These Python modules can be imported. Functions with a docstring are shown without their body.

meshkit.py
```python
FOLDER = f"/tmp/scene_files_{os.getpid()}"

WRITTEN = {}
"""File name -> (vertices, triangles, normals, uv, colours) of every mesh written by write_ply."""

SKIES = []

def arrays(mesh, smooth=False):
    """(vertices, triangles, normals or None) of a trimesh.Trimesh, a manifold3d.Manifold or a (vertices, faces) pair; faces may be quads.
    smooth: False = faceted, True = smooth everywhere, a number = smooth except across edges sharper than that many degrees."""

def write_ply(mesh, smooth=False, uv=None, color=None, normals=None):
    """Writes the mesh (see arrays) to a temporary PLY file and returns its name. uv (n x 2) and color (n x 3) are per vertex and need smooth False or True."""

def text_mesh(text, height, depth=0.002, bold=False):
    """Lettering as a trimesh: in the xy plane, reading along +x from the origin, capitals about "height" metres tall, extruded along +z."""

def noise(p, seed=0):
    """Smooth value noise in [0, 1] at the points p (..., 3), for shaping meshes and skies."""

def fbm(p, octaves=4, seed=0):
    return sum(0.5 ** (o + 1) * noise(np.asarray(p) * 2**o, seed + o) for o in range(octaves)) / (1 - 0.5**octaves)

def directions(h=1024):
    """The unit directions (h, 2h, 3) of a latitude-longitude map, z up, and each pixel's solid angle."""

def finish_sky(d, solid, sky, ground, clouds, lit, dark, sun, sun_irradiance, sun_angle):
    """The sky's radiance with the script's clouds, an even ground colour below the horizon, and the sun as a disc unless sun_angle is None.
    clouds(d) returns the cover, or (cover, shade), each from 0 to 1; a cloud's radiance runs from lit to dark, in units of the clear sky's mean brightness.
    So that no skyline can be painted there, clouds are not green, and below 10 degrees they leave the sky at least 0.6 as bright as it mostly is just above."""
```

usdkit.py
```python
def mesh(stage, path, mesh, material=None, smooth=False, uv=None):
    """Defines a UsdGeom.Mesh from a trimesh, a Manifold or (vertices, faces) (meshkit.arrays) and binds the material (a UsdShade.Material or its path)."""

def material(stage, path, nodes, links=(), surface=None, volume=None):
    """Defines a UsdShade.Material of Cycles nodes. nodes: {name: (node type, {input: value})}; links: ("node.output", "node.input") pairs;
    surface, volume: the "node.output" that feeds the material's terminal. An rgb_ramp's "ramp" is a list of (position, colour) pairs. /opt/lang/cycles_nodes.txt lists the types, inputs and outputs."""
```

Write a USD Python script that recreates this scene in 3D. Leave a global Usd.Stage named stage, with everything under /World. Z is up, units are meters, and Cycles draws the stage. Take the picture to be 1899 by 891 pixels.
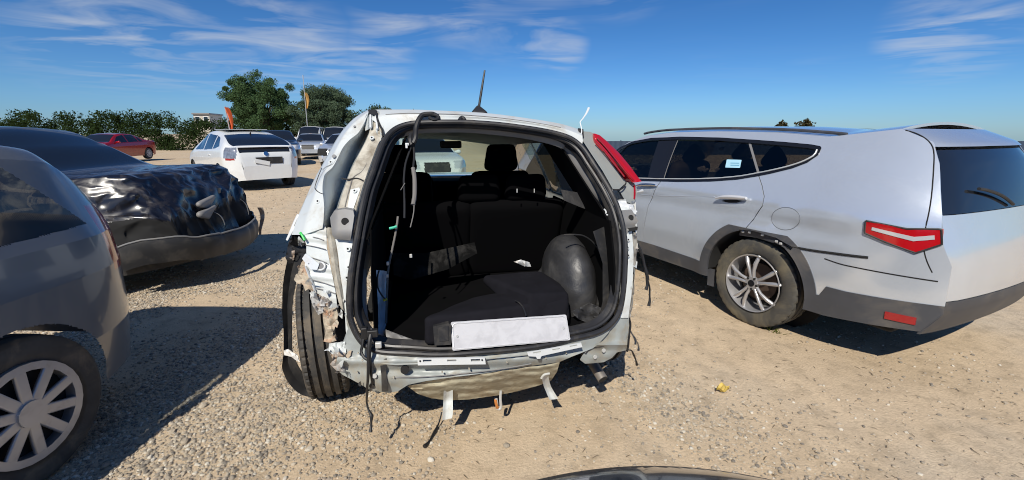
import math, random, numpy as np, trimesh, manifold3d as m3
import shapely.geometry as sg, shapely.affinity as sa
from shapely.ops import unary_union
from pxr import Usd, UsdGeom, UsdLux, UsdShade, Gf, Sdf, Vt
import usdkit, meshkit
from meshkit import fbm, noise

stage = Usd.Stage.CreateInMemory()
UsdGeom.SetStageUpAxis(stage, UsdGeom.Tokens.z); UsdGeom.SetStageMetersPerUnit(stage, 1.0)
UsdGeom.Xform.Define(stage, '/World'); UsdGeom.Scope.Define(stage, '/World/Looks')

# ---------------------------------------------------------------- camera, sky, sun
CAM_H, FPX, HORIZON = 1.57, 820.0, 248.0          # height, focal length in photo pixels (1899 wide), horizon row
PITCH = math.atan((445.5 - HORIZON) / FPX)
cam = UsdGeom.Camera.Define(stage, '/World/camera')
cam.CreateHorizontalApertureAttr(36.0); cam.CreateVerticalApertureAttr(36.0 * 480 / 1024)
cam.CreateFocalLengthAttr(36.0 * FPX / 1899.0); cam.CreateClippingRangeAttr(Gf.Vec2f(0.05, 2000))
cam.AddTranslateOp().Set(Gf.Vec3d(0, 0, CAM_H)); cam.AddRotateXOp().Set(90 - math.degrees(PITCH))
cam.CreateExposureAttr(0.0)

SUN_AZ, SUN_EL = math.radians(-166), math.radians(43)
SUN_DIR = np.array([math.sin(SUN_AZ) * math.cos(SUN_EL), math.cos(SUN_AZ) * math.cos(SUN_EL), math.sin(SUN_EL)])
sun = UsdLux.DistantLight.Define(stage, '/World/sun')
sun.CreateIntensityAttr(1.25); sun.CreateAngleAttr(0.5); sun.CreateColorAttr(Gf.Vec3f(1.0, 0.94, 0.84)); sun.CreateNormalizeAttr(True)
sun.AddRotateZOp().Set(-math.degrees(SUN_AZ)); sun.AddRotateXOp().Set(-(90 - math.degrees(SUN_EL)))
sun.AddRotateYOp().Set(0)
def _dir(px, py):
    F_ = np.array([0, math.cos(PITCH), -math.sin(PITCH)]); U_ = np.array([0, math.sin(PITCH), math.cos(PITCH)]); d = F_ + np.array([1., 0, 0]) * (px - 949.5) / FPX - U_ * (py - 445.5) / FPX; return tuple(d / np.linalg.norm(d))
CLOUDS = [(480, 22, 5), (730, 15, 6), (850, 5, 6), (400, 130, 9), (560, 116, 8), (1000, 62, 4.5), (1045, 85, 3.5), (250, 70, 11), (700, 105, 5), (1150, -90, 8), (1760, 60, 6), (900, -190, 18), (300, -230, 18)]
dome = UsdLux.DomeLight.Define(stage, '/World/sky')
SKY = {
 'geo': ('texture_coordinate', {}),
 'sky': ('sky_texture', {'sky_type': 'single_scattering', 'sun_disc': False, 'sun_elevation': SUN_EL, 'sun_rotation': SUN_AZ, 'altitude': 300.0, 'air_density': 1.0, 'aerosol_density': 0.15, 'ozone_density': 3.0}),
 'sat': ('hsv', {'saturation': 1.22, 'value': 0.92}),
 'sep': ('separate_xyz', {}),
 'zc': ('math', {'math_type': 'maximum', 'value2': 0.04}),
 'dx': ('math', {'math_type': 'divide'}), 'dy': ('math', {'math_type': 'divide'}),
 'pl': ('combine_xyz', {'z': 0.0}),
 'mp': ('mapping', {'location': (3.1, 7.7, 0), 'rotation': (0, 0, 0.5), 'scale': (0.9, 1.0, 1)}),
 'n1': ('noise_texture', {'scale': 0.85, 'detail': 7.0, 'roughness': 0.55, 'distortion': 0.9}),
 'n2': ('noise_texture', {'scale': 0.33, 'detail': 2.0, 'roughness': 0.5}),
 'r1': ('rgb_ramp', {'ramp': [(0.0, (0, 0, 0)), (0.43, (0, 0, 0)), (0.72, (1, 1, 1)), (1.0, (1, 1, 1))]}),
 'r2': ('rgb_ramp', {'ramp': [(0.0, (0, 0, 0)), (0.50, (0.02,) * 3), (0.7, (0.22,) * 3), (1.0, (0.35,) * 3)]}),
 'mul': ('math', {'math_type': 'multiply'}),
 **{f'cd{k}': ('vector_math', {'math_type': 'dot_product', 'vector2': _dir(x, y)}) for k, (x, y, r) in enumerate(CLOUDS)},
 **{f'cm{k}': ('map_range', {'range_type': 'smoothstep', 'from_min': math.cos(math.radians(r)), 'from_max': 1.0, 'to_min': 0.0, 'to_max': 1.0, 'clamp': True}) for k, (x, y, r) in enumerate(CLOUDS)},
 **{f'ca{k}': ('math', {'math_type': 'maximum', 'value1': 0.0, 'value2': 0.0}) for k in range(len(CLOUDS))},
 'fade': ('map_range', {'from_min': 0.05, 'from_max': 0.14, 'to_min': 0.0, 'to_max': 0.60, 'clamp': True}),
 'mul2': ('math', {'math_type': 'multiply'}),
 'mix': ('mix_color', {'b': (7.6, 7.9, 8.2)}),
 'tint': ('rgb_ramp', {'ramp': [(0.0, (0.48, 0.77, 1.30)), (0.07, (0.52, 0.82, 1.24)), (0.2, (0.50, 0.79, 1.12)), (0.42, (0.50, 0.75, 1.02)), (0.65, (0.55, 0.80, 1.0)), (1.0, (0.8, 1.0, 1.2))]}),
 'tm': ('mix_color', {'blend_type': 'multiply', 'fac': 1.0, 'use_clamp': False}),
 'bg': ('background_shader', {'strength': 0.085}),
}
mat_sky = usdkit.material(stage, '/World/Looks/sky', SKY, [
 ('geo.generated', 'sep.vector'), ('sep.z', 'zc.value1'), ('sep.x', 'dx.value1'), ('sep.y', 'dy.value1'), ('zc.value', 'dx.value2'), ('zc.value', 'dy.value2'),
 ('dx.value', 'pl.x'), ('dy.value', 'pl.y'), ('pl.vector', 'mp.vector'), ('mp.vector', 'n1.vector'), ('pl.vector', 'n2.vector'),
 ('n1.fac', 'r1.fac'), ('n2.fac', 'r2.fac'), ('r1.color', 'mul.value1'), *[(f'geo.generated', f'cd{k}.vector1') for k in range(len(CLOUDS))], *[(f'cd{k}.value', f'cm{k}.value') for k in range(len(CLOUDS))], *[(f'cm{k}.result', f'ca{k}.value1') for k in range(len(CLOUDS))], *[(f'ca{k}.value', f'ca{k+1}.value2') for k in range(len(CLOUDS) - 1)], ('r2.color', 'ca0.value2'), (f'ca{len(CLOUDS) - 1}.value', 'mul.value2'), ('sep.z', 'fade.value'),
 ('mul.value', 'mul2.value1'), ('fade.result', 'mul2.value2'), ('sky.color', 'sat.color'), ('sat.color', 'tm.a'), ('sep.z', 'tint.fac'), ('tint.color', 'tm.b'), ('tm.result', 'mix.a'), ('mul2.value', 'mix.fac'), ('mix.result', 'bg.color')], surface='bg.background')
UsdShade.MaterialBindingAPI.Apply(dome.GetPrim()).Bind(mat_sky)

# ---------------------------------------------------------------- helpers: naming, tagging
USED = {}
def numbered(parent, name):
    k = (parent, name); n = USED.get(k, 0); USED[k] = n + 1
    return name if n == 0 else f'{name}_{n:03d}'
def ppath(p):
    return '/World' if p is None else str(p.GetPath())
def tag(prim, label=None, cat=None, group=None, kind=None):
    p = prim.GetPrim()
    for k, v in (('label', label), ('category', cat), ('group', group), ('kind', kind)):
        if v: p.SetCustomDataByKey(k, v)
    return prim
def thing(name, label, cat, loc=(0, 0, 0), yaw=0.0, group=None):
    x = UsdGeom.Xform.Define(stage, '/World/' + numbered('/World', name))
    x.AddTranslateOp().Set(Gf.Vec3d(*map(float, loc))); x.AddRotateZOp().Set(math.degrees(yaw))
    return tag(x, label, cat, group)
def obj(name, mesh, mat, parent=None, smooth=35, label=None):
    pp = ppath(parent)
    if isinstance(mesh, (list, tuple)) and not (len(mesh) == 2 and isinstance(mesh[0], np.ndarray)):
        mesh = trimesh.util.concatenate(list(mesh))
    m = usdkit.mesh(stage, pp + '/' + numbered(pp, name), mesh, mat, smooth=smooth)
    if label: m.GetPrim().SetCustomDataByKey('label', label)
    return m

# ---------------------------------------------------------------- helpers: photo ray -> surface
_F = np.array([0, math.cos(PITCH), -math.sin(PITCH)]); _U = np.array([0, math.sin(PITCH), math.cos(PITCH)])
def rays(px):
    px = np.atleast_2d(np.asarray(px, float))
    return _F + np.outer((px[:, 0] - 949.5) / FPX, [1., 0, 0]) - np.outer((px[:, 1] - 445.5) / FPX, _U)
def gnd(x, y, z=0.0):
    d = rays([(x, y)])[0]; t = (z - CAM_H) / d[2]; return np.array([0, 0, CAM_H]) + t * d
class Surf:
    """a frame on the ground (origin, yaw) and a surface Y = depth(X, Z) in it"""
    def __init__(s, O, yaw, depth):
        s.O, s.yaw, s.depth = np.array([O[0], O[1], 0.0]), yaw, depth
        c, q = math.cos(yaw), math.sin(yaw); s.M = np.array([[c, q, 0], [-q, c, 0], [0, 0, 1]])
    def local(s, p): return (np.asarray(p, float) - s.O) @ s.M.T
    def __call__(s, px, off=0.0):
        d = rays(px) @ s.M.T; o = s.local([0, 0, CAM_H]); off = np.broadcast_to(off, len(d))
        t = np.full(len(d), 2.0); f = lambda t: (o + t[:, None] * d)[:, 1] - s.depth((o + t[:, None] * d)[:, 0], (o + t[:, None] * d)[:, 2]) - off
        for _ in range(14):
            a, b = f(t), f(t + 1e-3); t = np.clip(t - a / np.where(np.abs(b - a) < 1e-9, 1e-9, (b - a) / 1e-3), 0.2, 60)
        return o + t[:, None] * d
def resample(pts, n, smooth=True):
    p = np.asarray(pts, float); s = np.r_[0, np.cumsum(np.linalg.norm(np.diff(p, axis=0), axis=1))]
    u = np.linspace(0, s[-1], n)
    if smooth and len(p) > 2:
        from scipy.interpolate import PchipInterpolator
        return np.stack([PchipInterpolator(s, p[:, k])(u) for k in range(p.shape[1])], 1)
    return np.stack([np.interp(u, s, p[:, k]) for k in range(p.shape[1])], 1)
def clip_grid(poly, cell):
    """triangulate a 2-D polygon into small cells: (vertices 2-D, faces)"""
    poly = poly.buffer(0); x0, y0, x1, y1 = poly.bounds; V, Fc, key = [], [], {}
    def vid(p):
        k = (round(p[0], 5), round(p[1], 5))
        if k not in key: key[k] = len(V); V.append(p)
        return key[k]
    import shapely.prepared as sp
    prep = sp.prep(poly)
    for i in range(int(math.ceil((x1 - x0) / cell))):
        for j in range(int(math.ceil((y1 - y0) / cell))):
            a, b = x0 + i * cell, y0 + j * cell
            bx = sg.box(a, b, a + cell, b + cell)
            if prep.contains(bx):
                q = [vid(p) for p in ((a, b), (a + cell, b), (a + cell, b + cell), (a, b + cell))]
                Fc += [[q[0], q[1], q[2]], [q[0], q[2], q[3]]]
            elif prep.intersects(bx):
                g = poly.intersection(bx)
                for h in getattr(g, 'geoms', [g]):
                    if h.geom_type != 'Polygon' or h.area < 1e-9 * cell: continue
                    v, f = trimesh.creation.triangulate_polygon(h, engine='earcut')
                    ids = [vid(tuple(p)) for p in v]
                    for t in f:
                        t = [ids[k] for k in t]
                        if len(set(t)) == 3:
                            A, B, C = (np.array(V[k]) for k in t)
                            if (B - A)[0] * (C - A)[1] - (B - A)[1] * (C - A)[0] < 0: t = [t[0], t[2], t[1]]
                            Fc.append(t)
    return np.array(V, float), np.array(Fc, int)
def solidify(v, f, d):
    """close a sheet by a copy moved by d (vector or per-vertex)"""
    n = len(v); e = np.vstack([f[:, [0, 1]], f[:, [1, 2]], f[:, [2, 0]]]); es = np.sort(e, 1)
    u, inv, cnt = np.unique(es, axis=0, return_inverse=True, return_counts=True); b = e[cnt[inv.ravel()] == 1]
    w = np.vstack([np.c_[b[:, 0], b[:, 0] + n, b[:, 1]], np.c_[b[:, 1], b[:, 0] + n, b[:, 1] + n]])
    return trimesh.Trimesh(np.vstack([v, v + d]), np.vstack([f, f[:, ::-1] + n, w]), process=False)
def patch(surf, poly, off=0.0, cell=9, thick=0.004, holes=(), bump=None, d=(0, 1, 0)):
    pg = sg.Polygon(poly, [h for h in holes]) if not hasattr(poly, 'bounds') else poly
    V, Fc = clip_grid(pg, cell)
    o = off(V) if callable(off) else off
    if bump is not None: o = o + bump(V)
    return solidify(surf(V, o), Fc[:, ::-1], np.array(d, float) * thick)
def loft(surf, lines, offs, n=60, m=4, thick=0.004, bump=None, sub=True):
    L = [surf(resample(l, n), np.interp(np.linspace(0, 1, n), np.linspace(0, 1, len(np.atleast_1d(o))), np.atleast_1d(o))) for l, o in zip(lines, offs)]
    R = []
    for a, b in zip(L[:-1], L[1:]): R += [a + (b - a) * k / m for k in range(m)]
    R.append(L[-1]); return sheet(np.array(R), thick, bump)
def sheet(G, thick=0.004, bump=None, d=None):
    r, c = G.shape[:2]; v = G.reshape(-1, 3)
    i = np.arange(r * c).reshape(r, c); q = np.stack([i[:-1, :-1], i[1:, :-1], i[1:, 1:], i[:-1, 1:]], -1).reshape(-1, 4)
    f = np.vstack([q[:, [0, 1, 2]], q[:, [0, 2, 3]]])
    if bump is not None: v = v + bump(v)
    return solidify(v, f, np.array([0, thick, 0]) if d is None else np.asarray(d))
def tube(pts, r, seg=8, n=None, smooth=True, flat=1.0):
    p = resample(pts, n or max(8, 6 * len(pts)), smooth); t = np.gradient(p, axis=0); t /= np.linalg.norm(t, axis=1, keepdims=True) + 1e-12
    u = np.cross(t[0], [0.3, 0.2, 0.93]); u /= np.linalg.norm(u); rings = []
    rr = np.broadcast_to(r, len(p)) if np.ndim(r) == 0 else np.interp(np.linspace(0, 1, len(p)), np.linspace(0, 1, len(r)), r)
    for k in range(len(p)):
        u = u - t[k] * (u @ t[k]); u /= np.linalg.norm(u); w = np.cross(t[k], u)
        a = np.linspace(0, 2 * np.pi, seg, endpoint=False); rings.append(p[k] + rr[k] * (np.outer(np.cos(a), u) + flat * np.outer(np.sin(a), w)))
    R = np.array(rings); N = len(p); i = np.arange(N * seg).reshape(N, seg); j = np.roll(i, -1, 1)
    f = np.vstack([np.stack([i[:-1], j[:-1], j[1:]], -1).reshape(-1, 3), np.stack([i[:-1], j[1:], i[1:]], -1).reshape(-1, 3)])
    v = np.vstack([R.reshape(-1, 3), p[0], p[-1]])
    f = np.vstack([f, np.stack([j[0], i[0], np.full(seg, N * seg)], -1), np.stack([i[-1], j[-1], np.full(seg, N * seg + 1)], -1)])
    return trimesh.Trimesh(v, f, process=False)
def rbox(sx, sy, sz, r=0.01, c=(0, 0, 0), seg=12):
    s = [m3.Manifold.sphere(r, seg).translate((a * (sx / 2 - r), b * (sy / 2 - r), d * (sz / 2 - r))) for a in (-1, 1) for b in (-1, 1) for d in (-1, 1)]
    return man(m3.Manifold.batch_hull(s)).apply_translation(c)
def man(M):
    m = M.to_mesh(); return trimesh.Trimesh(m.vert_properties[:, :3], m.tri_verts, process=False)
def hull_balls(pts, r, seg=14):
    r = np.broadcast_to(r, len(pts))
    return m3.Manifold.batch_hull([m3.Manifold.sphere(float(q), seg).translate(tuple(map(float, p))) for p, q in zip(pts, r)])
def soft(M, edge=0.03, it=8, amp=0.0, freq=8.0, seed=1):
    m = man(M.refine_to_length(edge)); m.merge_vertices(); trimesh.smoothing.filter_taubin(m, iterations=it)
    if amp: m.vertices += m.vertex_normals * ((fbm(m.vertices * freq, 3, seed) - 0.5) * 2 * amp)[:, None]
    return m
def disc(c, nrm, r, h, seg=20):
    """a short cylinder centred at c along nrm"""
    m = trimesh.creation.cylinder(r, h, sections=seg); m.apply_transform(trimesh.geometry.align_vectors([0, 0, 1], nrm)); m.apply_translation(c); return m
def moved(m, T=None, rz=0, ry=0, rx=0):
    m = m.copy()
    for a, ax in ((rx, [1, 0, 0]), (ry, [0, 1, 0]), (rz, [0, 0, 1])):
        if a: m.apply_transform(trimesh.transformations.rotation_matrix(a, ax))
    if T is not None: m.apply_translation(T)
    return m

# ---------------------------------------------------------------- materials
def mat(name, color, rough=0.5, metal=0.0, coat=0.0, vary=0.0, vscale=6.0, dirt=None, dirt_amt=0.4, dscale=3.0, bump=0.0, bscale=60.0, spec=None, dlo=0.5, dhi=0.68, coatr=0.05):
    n = {'tc': ('texture_coordinate', {}), 'p': ('principled_bsdf', {'roughness': rough, 'metallic': metal, 'coat_weight': coat, 'coat_roughness': coatr})}
    if spec is not None: n['p'][1]['specular_ior_level'] = spec
    l = []
    n['n1'] = ('noise_texture', {'scale': vscale, 'detail': 5.0, 'roughness': 0.6}); l.append(('tc.object', 'n1.vector'))
    lo = tuple(c * (1 - vary) for c in color); hi = tuple(min(1, c * (1 + vary)) for c in color)
    n['r1'] = ('rgb_ramp', {'ramp': [(0.3, lo), (0.7, hi)]}); l.append(('n1.fac', 'r1.fac')); out = 'r1.color'
    if dirt is not None:
        n['n2'] = ('noise_texture', {'scale': dscale, 'detail': 8.0, 'roughness': 0.65, 'distortion': 0.6}); l.append(('tc.object', 'n2.vector'))
        n['r2'] = ('rgb_ramp', {'ramp': [(dlo, (0, 0, 0)), (dhi, (dirt_amt,) * 3)]}); l.append(('n2.fac', 'r2.fac'))
        n['mx'] = ('mix_color', {'b': dirt}); l += [('r2.color', 'mx.fac'), (out, 'mx.a')]; out = 'mx.result'
        n['mr'] = ('map_range', {'from_min': 0.0, 'from_max': 1.0, 'to_min': rough, 'to_max': max(rough, 0.85), 'clamp': True}); l += [('r2.color', 'mr.value'), ('mr.result', 'p.roughness')]
    l.append((out, 'p.base_color'))
    if bump:
        n['n3'] = ('noise_texture', {'scale': bscale, 'detail': 4.0}); n['b'] = ('bump', {'strength': bump, 'distance': 0.01})
        l += [('tc.object', 'n3.vector'), ('n3.fac', 'b.height'), ('b.normal', 'p.normal')]
    return usdkit.material(stage, '/World/Looks/' + name, n, l, surface='p.BSDF')
def glass(name, tint=(0.8, 0.85, 0.85), rough=0.0, refl=0.75):
    return usdkit.material(stage, '/World/Looks/' + name, {'t': ('transparent_bsdf', {'color': tint}), 'g': ('glossy_bsdf', {'color': (1, 1, 1), 'roughness': rough}), 'f': ('layer_weight', {'blend': 0.5}),
        'pw': ('math', {'math_type': 'power', 'value2': 4.5}), 'ml': ('math', {'math_type': 'multiply_add', 'value2': refl, 'value3': 0.045}), 'm': ('mix_closure', {})},
        [('f.facing', 'pw.value1'), ('pw.value', 'ml.value1'), ('ml.value', 'm.fac'), ('t.BSDF', 'm.closure1'), ('g.BSDF', 'm.closure2')], surface='m.closure')
SAND = (0.36, 0.27, 0.18)
M = {}
M['white_paint'] = mat('white_paint', (0.60, 0.63, 0.62), 0.3, coat=0.4, vary=0.04, dirt=(0.36, 0.31, 0.23), dirt_amt=0.75, dscale=7.0, dlo=0.50, dhi=0.72)
M['white_clean'] = mat('white_clean', (0.68, 0.70, 0.70), 0.22, coat=0.6, vary=0.02, dirt=(0.5, 0.45, 0.38), dirt_amt=0.15, dscale=2.0)
M['pillar_dirty'] = mat('pillar_dirty', (0.46, 0.43, 0.36), 0.85, vary=0.22, vscale=16, dirt=(0.17, 0.135, 0.09), dirt_amt=0.85, dscale=12.0, bump=0.25, bscale=45, dlo=0.45, dhi=0.68)
M['pan_dirty'] = mat('pan_dirty', (0.40, 0.365, 0.265), 0.85, vary=0.15, vscale=10, dirt=(0.27, 0.21, 0.13), dirt_amt=0.7, dscale=8.0, bump=0.4, bscale=35, dlo=0.42, dhi=0.62)
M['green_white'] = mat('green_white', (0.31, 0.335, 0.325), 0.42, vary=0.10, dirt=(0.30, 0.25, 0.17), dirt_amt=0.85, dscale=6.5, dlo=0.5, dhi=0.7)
M['torn_metal'] = mat('torn_metal', (0.42, 0.42, 0.41), 0.5, vary=0.2, vscale=20, dirt=(0.32, 0.22, 0.14), dirt_amt=0.9, dscale=11, bump=0.5, bscale=40, dlo=0.45, dhi=0.6)
M['foam'] = mat('foam', (0.44, 0.38, 0.29), 0.9, vary=0.15, vscale=20, dirt=(0.45, 0.20, 0.10), dirt_amt=0.7, dscale=14, bump=0.6, bscale=50)
M['rubber'] = mat('rubber', (0.022, 0.022, 0.024), 0.42, vary=0.2, dirt=(0.16, 0.14, 0.11), dirt_amt=0.25, dscale=7)
M['tyre'] = mat('tyre', (0.045, 0.043, 0.04), 0.72, vary=0.25, vscale=12, dirt=(0.26, 0.2, 0.13), dirt_amt=0.35, dscale=6, bump=0.15)
M['tyre_muddy'] = mat('tyre_muddy', (0.06, 0.058, 0.052), 0.75, vary=0.2, vscale=10, dirt=(0.24, 0.20, 0.12), dirt_amt=0.5, dscale=4, bump=0.15, dlo=0.42, dhi=0.62)
M['black_plastic'] = mat('black_plastic', (0.018, 0.018, 0.019), 0.5, vary=0.2, dirt=(0.12, 0.105, 0.085), dirt_amt=0.3, dscale=6)
M['black_trim'] = mat('black_trim', (0.003, 0.003, 0.0035), 0.9, spec=0.08, vary=0.2)
M['black_fabric'] = mat('black_fabric', (0.009, 0.0088, 0.012), 0.9, spec=0.15, vary=0.2, vscale=10, bump=0.1, bscale=300)
M['grey_trim'] = mat('grey_trim', (0.20, 0.195, 0.19), 0.6, vary=0.08)
M['arch_trim'] = mat('arch_trim', (0.032, 0.032, 0.034), 0.42, vary=0.3, dirt=(0.10, 0.095, 0.085), dirt_amt=0.4, dscale=6, bump=0.12, bscale=120)
M['grey_plastic'] = mat('grey_plastic', (0.20, 0.20, 0.20), 0.5, vary=0.08, dirt=(0.3, 0.26, 0.2), dirt_amt=0.3, dscale=8)
M['lamp_body'] = mat('lamp_body', (0.24, 0.255, 0.245), 0.45, vary=0.08, dirt=(0.3, 0.26, 0.2), dirt_amt=0.3, dscale=8)
M['steel'] = mat('steel', (0.62, 0.63, 0.62), 0.42, metal=0.35, vary=0.08, dirt=(0.38, 0.3, 0.2), dirt_amt=0.5, dscale=10)
M['rust'] = mat('rust', (0.45, 0.17, 0.04), 0.8, vary=0.3, vscale=30)
M['exhaust'] = mat('exhaust', (0.25, 0.23, 0.21), 0.55, metal=0.5, vary=0.2, vscale=15)
M['dark'] = mat('dark', (0.012, 0.012, 0.012), 0.9, vary=0.2)
M['blue_metal'] = mat('blue_metal', (0.60, 0.64, 0.68), 0.35, vary=0.06, dirt=(0.36, 0.3, 0.22), dirt_amt=0.4, dscale=9)
M['chrome'] = mat('chrome', (0.82, 0.83, 0.84), 0.08, metal=1.0)
M['alloy'] = mat('alloy', (0.46, 0.46, 0.47), 0.36, metal=0.6, vary=0.06, dirt=(0.3, 0.25, 0.19), dirt_amt=0.35, dscale=9)
M['rotor'] = mat('rotor', (0.10, 0.07, 0.055), 0.6, metal=0.5, vary=0.3)
M['silver_paint'] = mat('silver_paint', (0.65, 0.70, 0.76), 0.22, metal=0.5, coat=0.9, vary=0.02, dirt=(0.46, 0.44, 0.40), dirt_amt=0.10, dscale=2.2)
M['clad'] = mat('clad', (0.055, 0.058, 0.066), 0.55, vary=0.1, dirt=(0.2, 0.17, 0.13), dirt_amt=0.35, dscale=4)
M['plate'] = mat('plate', (0.52, 0.52, 0.54), 0.5, vary=0.04, vscale=4, dirt=(0.36, 0.36, 0.38), dirt_amt=0.5, dscale=12, dlo=.42, dhi=.6)
M['plate_rim'] = mat('plate_rim', (0.72, 0.72, 0.72), 0.35, metal=0.4)
M['red_lens'] = usdkit.material(stage, '/World/Looks/red_lens', {'p': ('principled_bsdf', {'base_color': (0.42, 0.006, 0.010), 'roughness': 0.12, 'coat_weight': 1.0, 'coat_roughness': 0.03, 'subsurface_weight': 0.0})}, [], surface='p.BSDF')
M['red_deep'] = mat('red_deep', (0.30, 0.004, 0.008), 0.15, coat=1.0)
M['clear_lens'] = mat('clear_lens', (0.62, 0.64, 0.66), 0.12, metal=0.3, coat=1.0)
M['dark_fabric'] = mat('dark_fabric', (0.003, 0.003, 0.0035), 0.95, spec=0.05)
M['window_dark'] = glass('window_dark', (0.06, 0.065, 0.06))
M['window'] = glass('window', (0.40, 0.42, 0.41))
M['gloss_black'] = mat('gloss_black', (0.012, 0.012, 0.013), 0.12, coat=0.5)
M['suv_glass'] = glass('suv_glass', (0.44, 0.42, 0.40))
M['window_clear'] = glass('window_clear', (0.72, 0.76, 0.75))
M['screen_glass'] = glass('screen_glass', (0.78, 0.86, 0.80), refl=.25)
M['far_glass'] = mat('far_glass', (0.012, 0.014, 0.018), 0.06, coat=0.5)
M['green_clip'] = mat('green_clip', (0.02, 0.50, 0.08), 0.4)
M['teal_clip'] = mat('teal_clip', (0.05, 0.48, 0.32), 0.4)
M['yellow_clip'] = mat('yellow_clip', (0.65, 0.6, 0.03), 0.4)
M['wire'] = mat('wire', (0.014, 0.014, 0.015), 0.5)
M['sleeve'] = mat('sleeve', (0.16, 0.15, 0.14), 0.7)
M['tape'] = mat('tape', (0.72, 0.70, 0.66), 0.5)
M['black_paint'] = mat('black_paint', (0.008, 0.008, 0.012), 0.26, coat=0.5, vary=0.2, dirt=(0.12, 0.10, 0.085), dirt_amt=0.4, dscale=5)
M['dark_blue_paint'] = mat('dark_blue_paint', (0.018, 0.028, 0.045), 0.12, coat=1.0)
M['window_mid'] = glass('window_mid', (0.14, 0.15, 0.15))
M['bonnet_paint'] = mat('bonnet_paint', (0.06, 0.075, 0.095), 0.22, metal=0.35, coat=1.0)
M['grey_paint'] = mat('grey_paint', (0.16, 0.165, 0.17), 0.22, metal=0.3, coat=0.8)
M['dusty_black'] = mat('dusty_black', (0.006, 0.006, 0.006), 0.9, spec=.1, dirt=(0.05, 0.048, 0.045), dirt_amt=0.6, dscale=9)
M['lamp_glass'] = mat('lamp_glass', (0.20, 0.22, 0.26), 0.15, metal=0.2, coat=1.0, vary=.5, vscale=14)
M['bright_trim'] = mat('bright_trim', (0.78, 0.78, 0.78), 0.22, metal=0.35)
M['sticker'] = mat('sticker', (0.40, 0.66, 0.78), 0.5)
M['sticker_ink'] = mat('sticker_ink', (0.16, 0.40, 0.55), 0.5)
M['orange_cloth'] = mat('orange_cloth', (0.62, 0.10, 0.02), 0.8, vary=0.1)
M['yellow_cloth'] = mat('yellow_cloth', (0.50, 0.27, 0.07), 0.8, vary=0.25, vscale=3)
M['pole'] = mat('pole', (0.45, 0.46, 0.47), 0.4, metal=0.4)
M['bark'] = mat('bark', (0.09, 0.07, 0.05), 0.9, vary=0.3, vscale=8, bump=0.5)
M['wall'] = mat('wall', (0.5, 0.46, 0.38), 0.85, vary=0.08)
M['fence_blue'] = mat('fence_blue', (0.03, 0.05, 0.085), 0.5, vary=0.1)
M['brown_leaf'] = mat('brown_leaf', (0.50, 0.36, 0.08), 0.7, vary=0.3, vscale=30)
def leafy(name, c1, c2, tr):
    return usdkit.material(stage, '/World/Looks/' + name, {'g': ('geometry', {}), 'r': ('rgb_ramp', {'ramp': [(0, c1), (1, c2)]}), 'd': ('diffuse_bsdf', {}), 't': ('translucent_bsdf', {'color': tr}), 'm': ('mix_closure', {'fac': 0.22})},
        [('g.random_per_island', 'r.fac'), ('r.color', 'd.color'), ('d.BSDF', 'm.closure1'), ('t.BSDF', 'm.closure2')], surface='m.closure')
M['leaf'] = leafy('leaf', (0.075, 0.13, 0.058), (0.24, 0.30, 0.14), (0.10, 0.14, 0.04))
M['leaf2'] = leafy('leaf2', (0.09, 0.13, 0.08), (0.24, 0.285, 0.19), (0.10, 0.13, 0.05))
M['hedge'] = leafy('hedge', (0.030, 0.050, 0.018), (0.11, 0.12, 0.042), (0.08, 0.10, 0.03))
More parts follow.
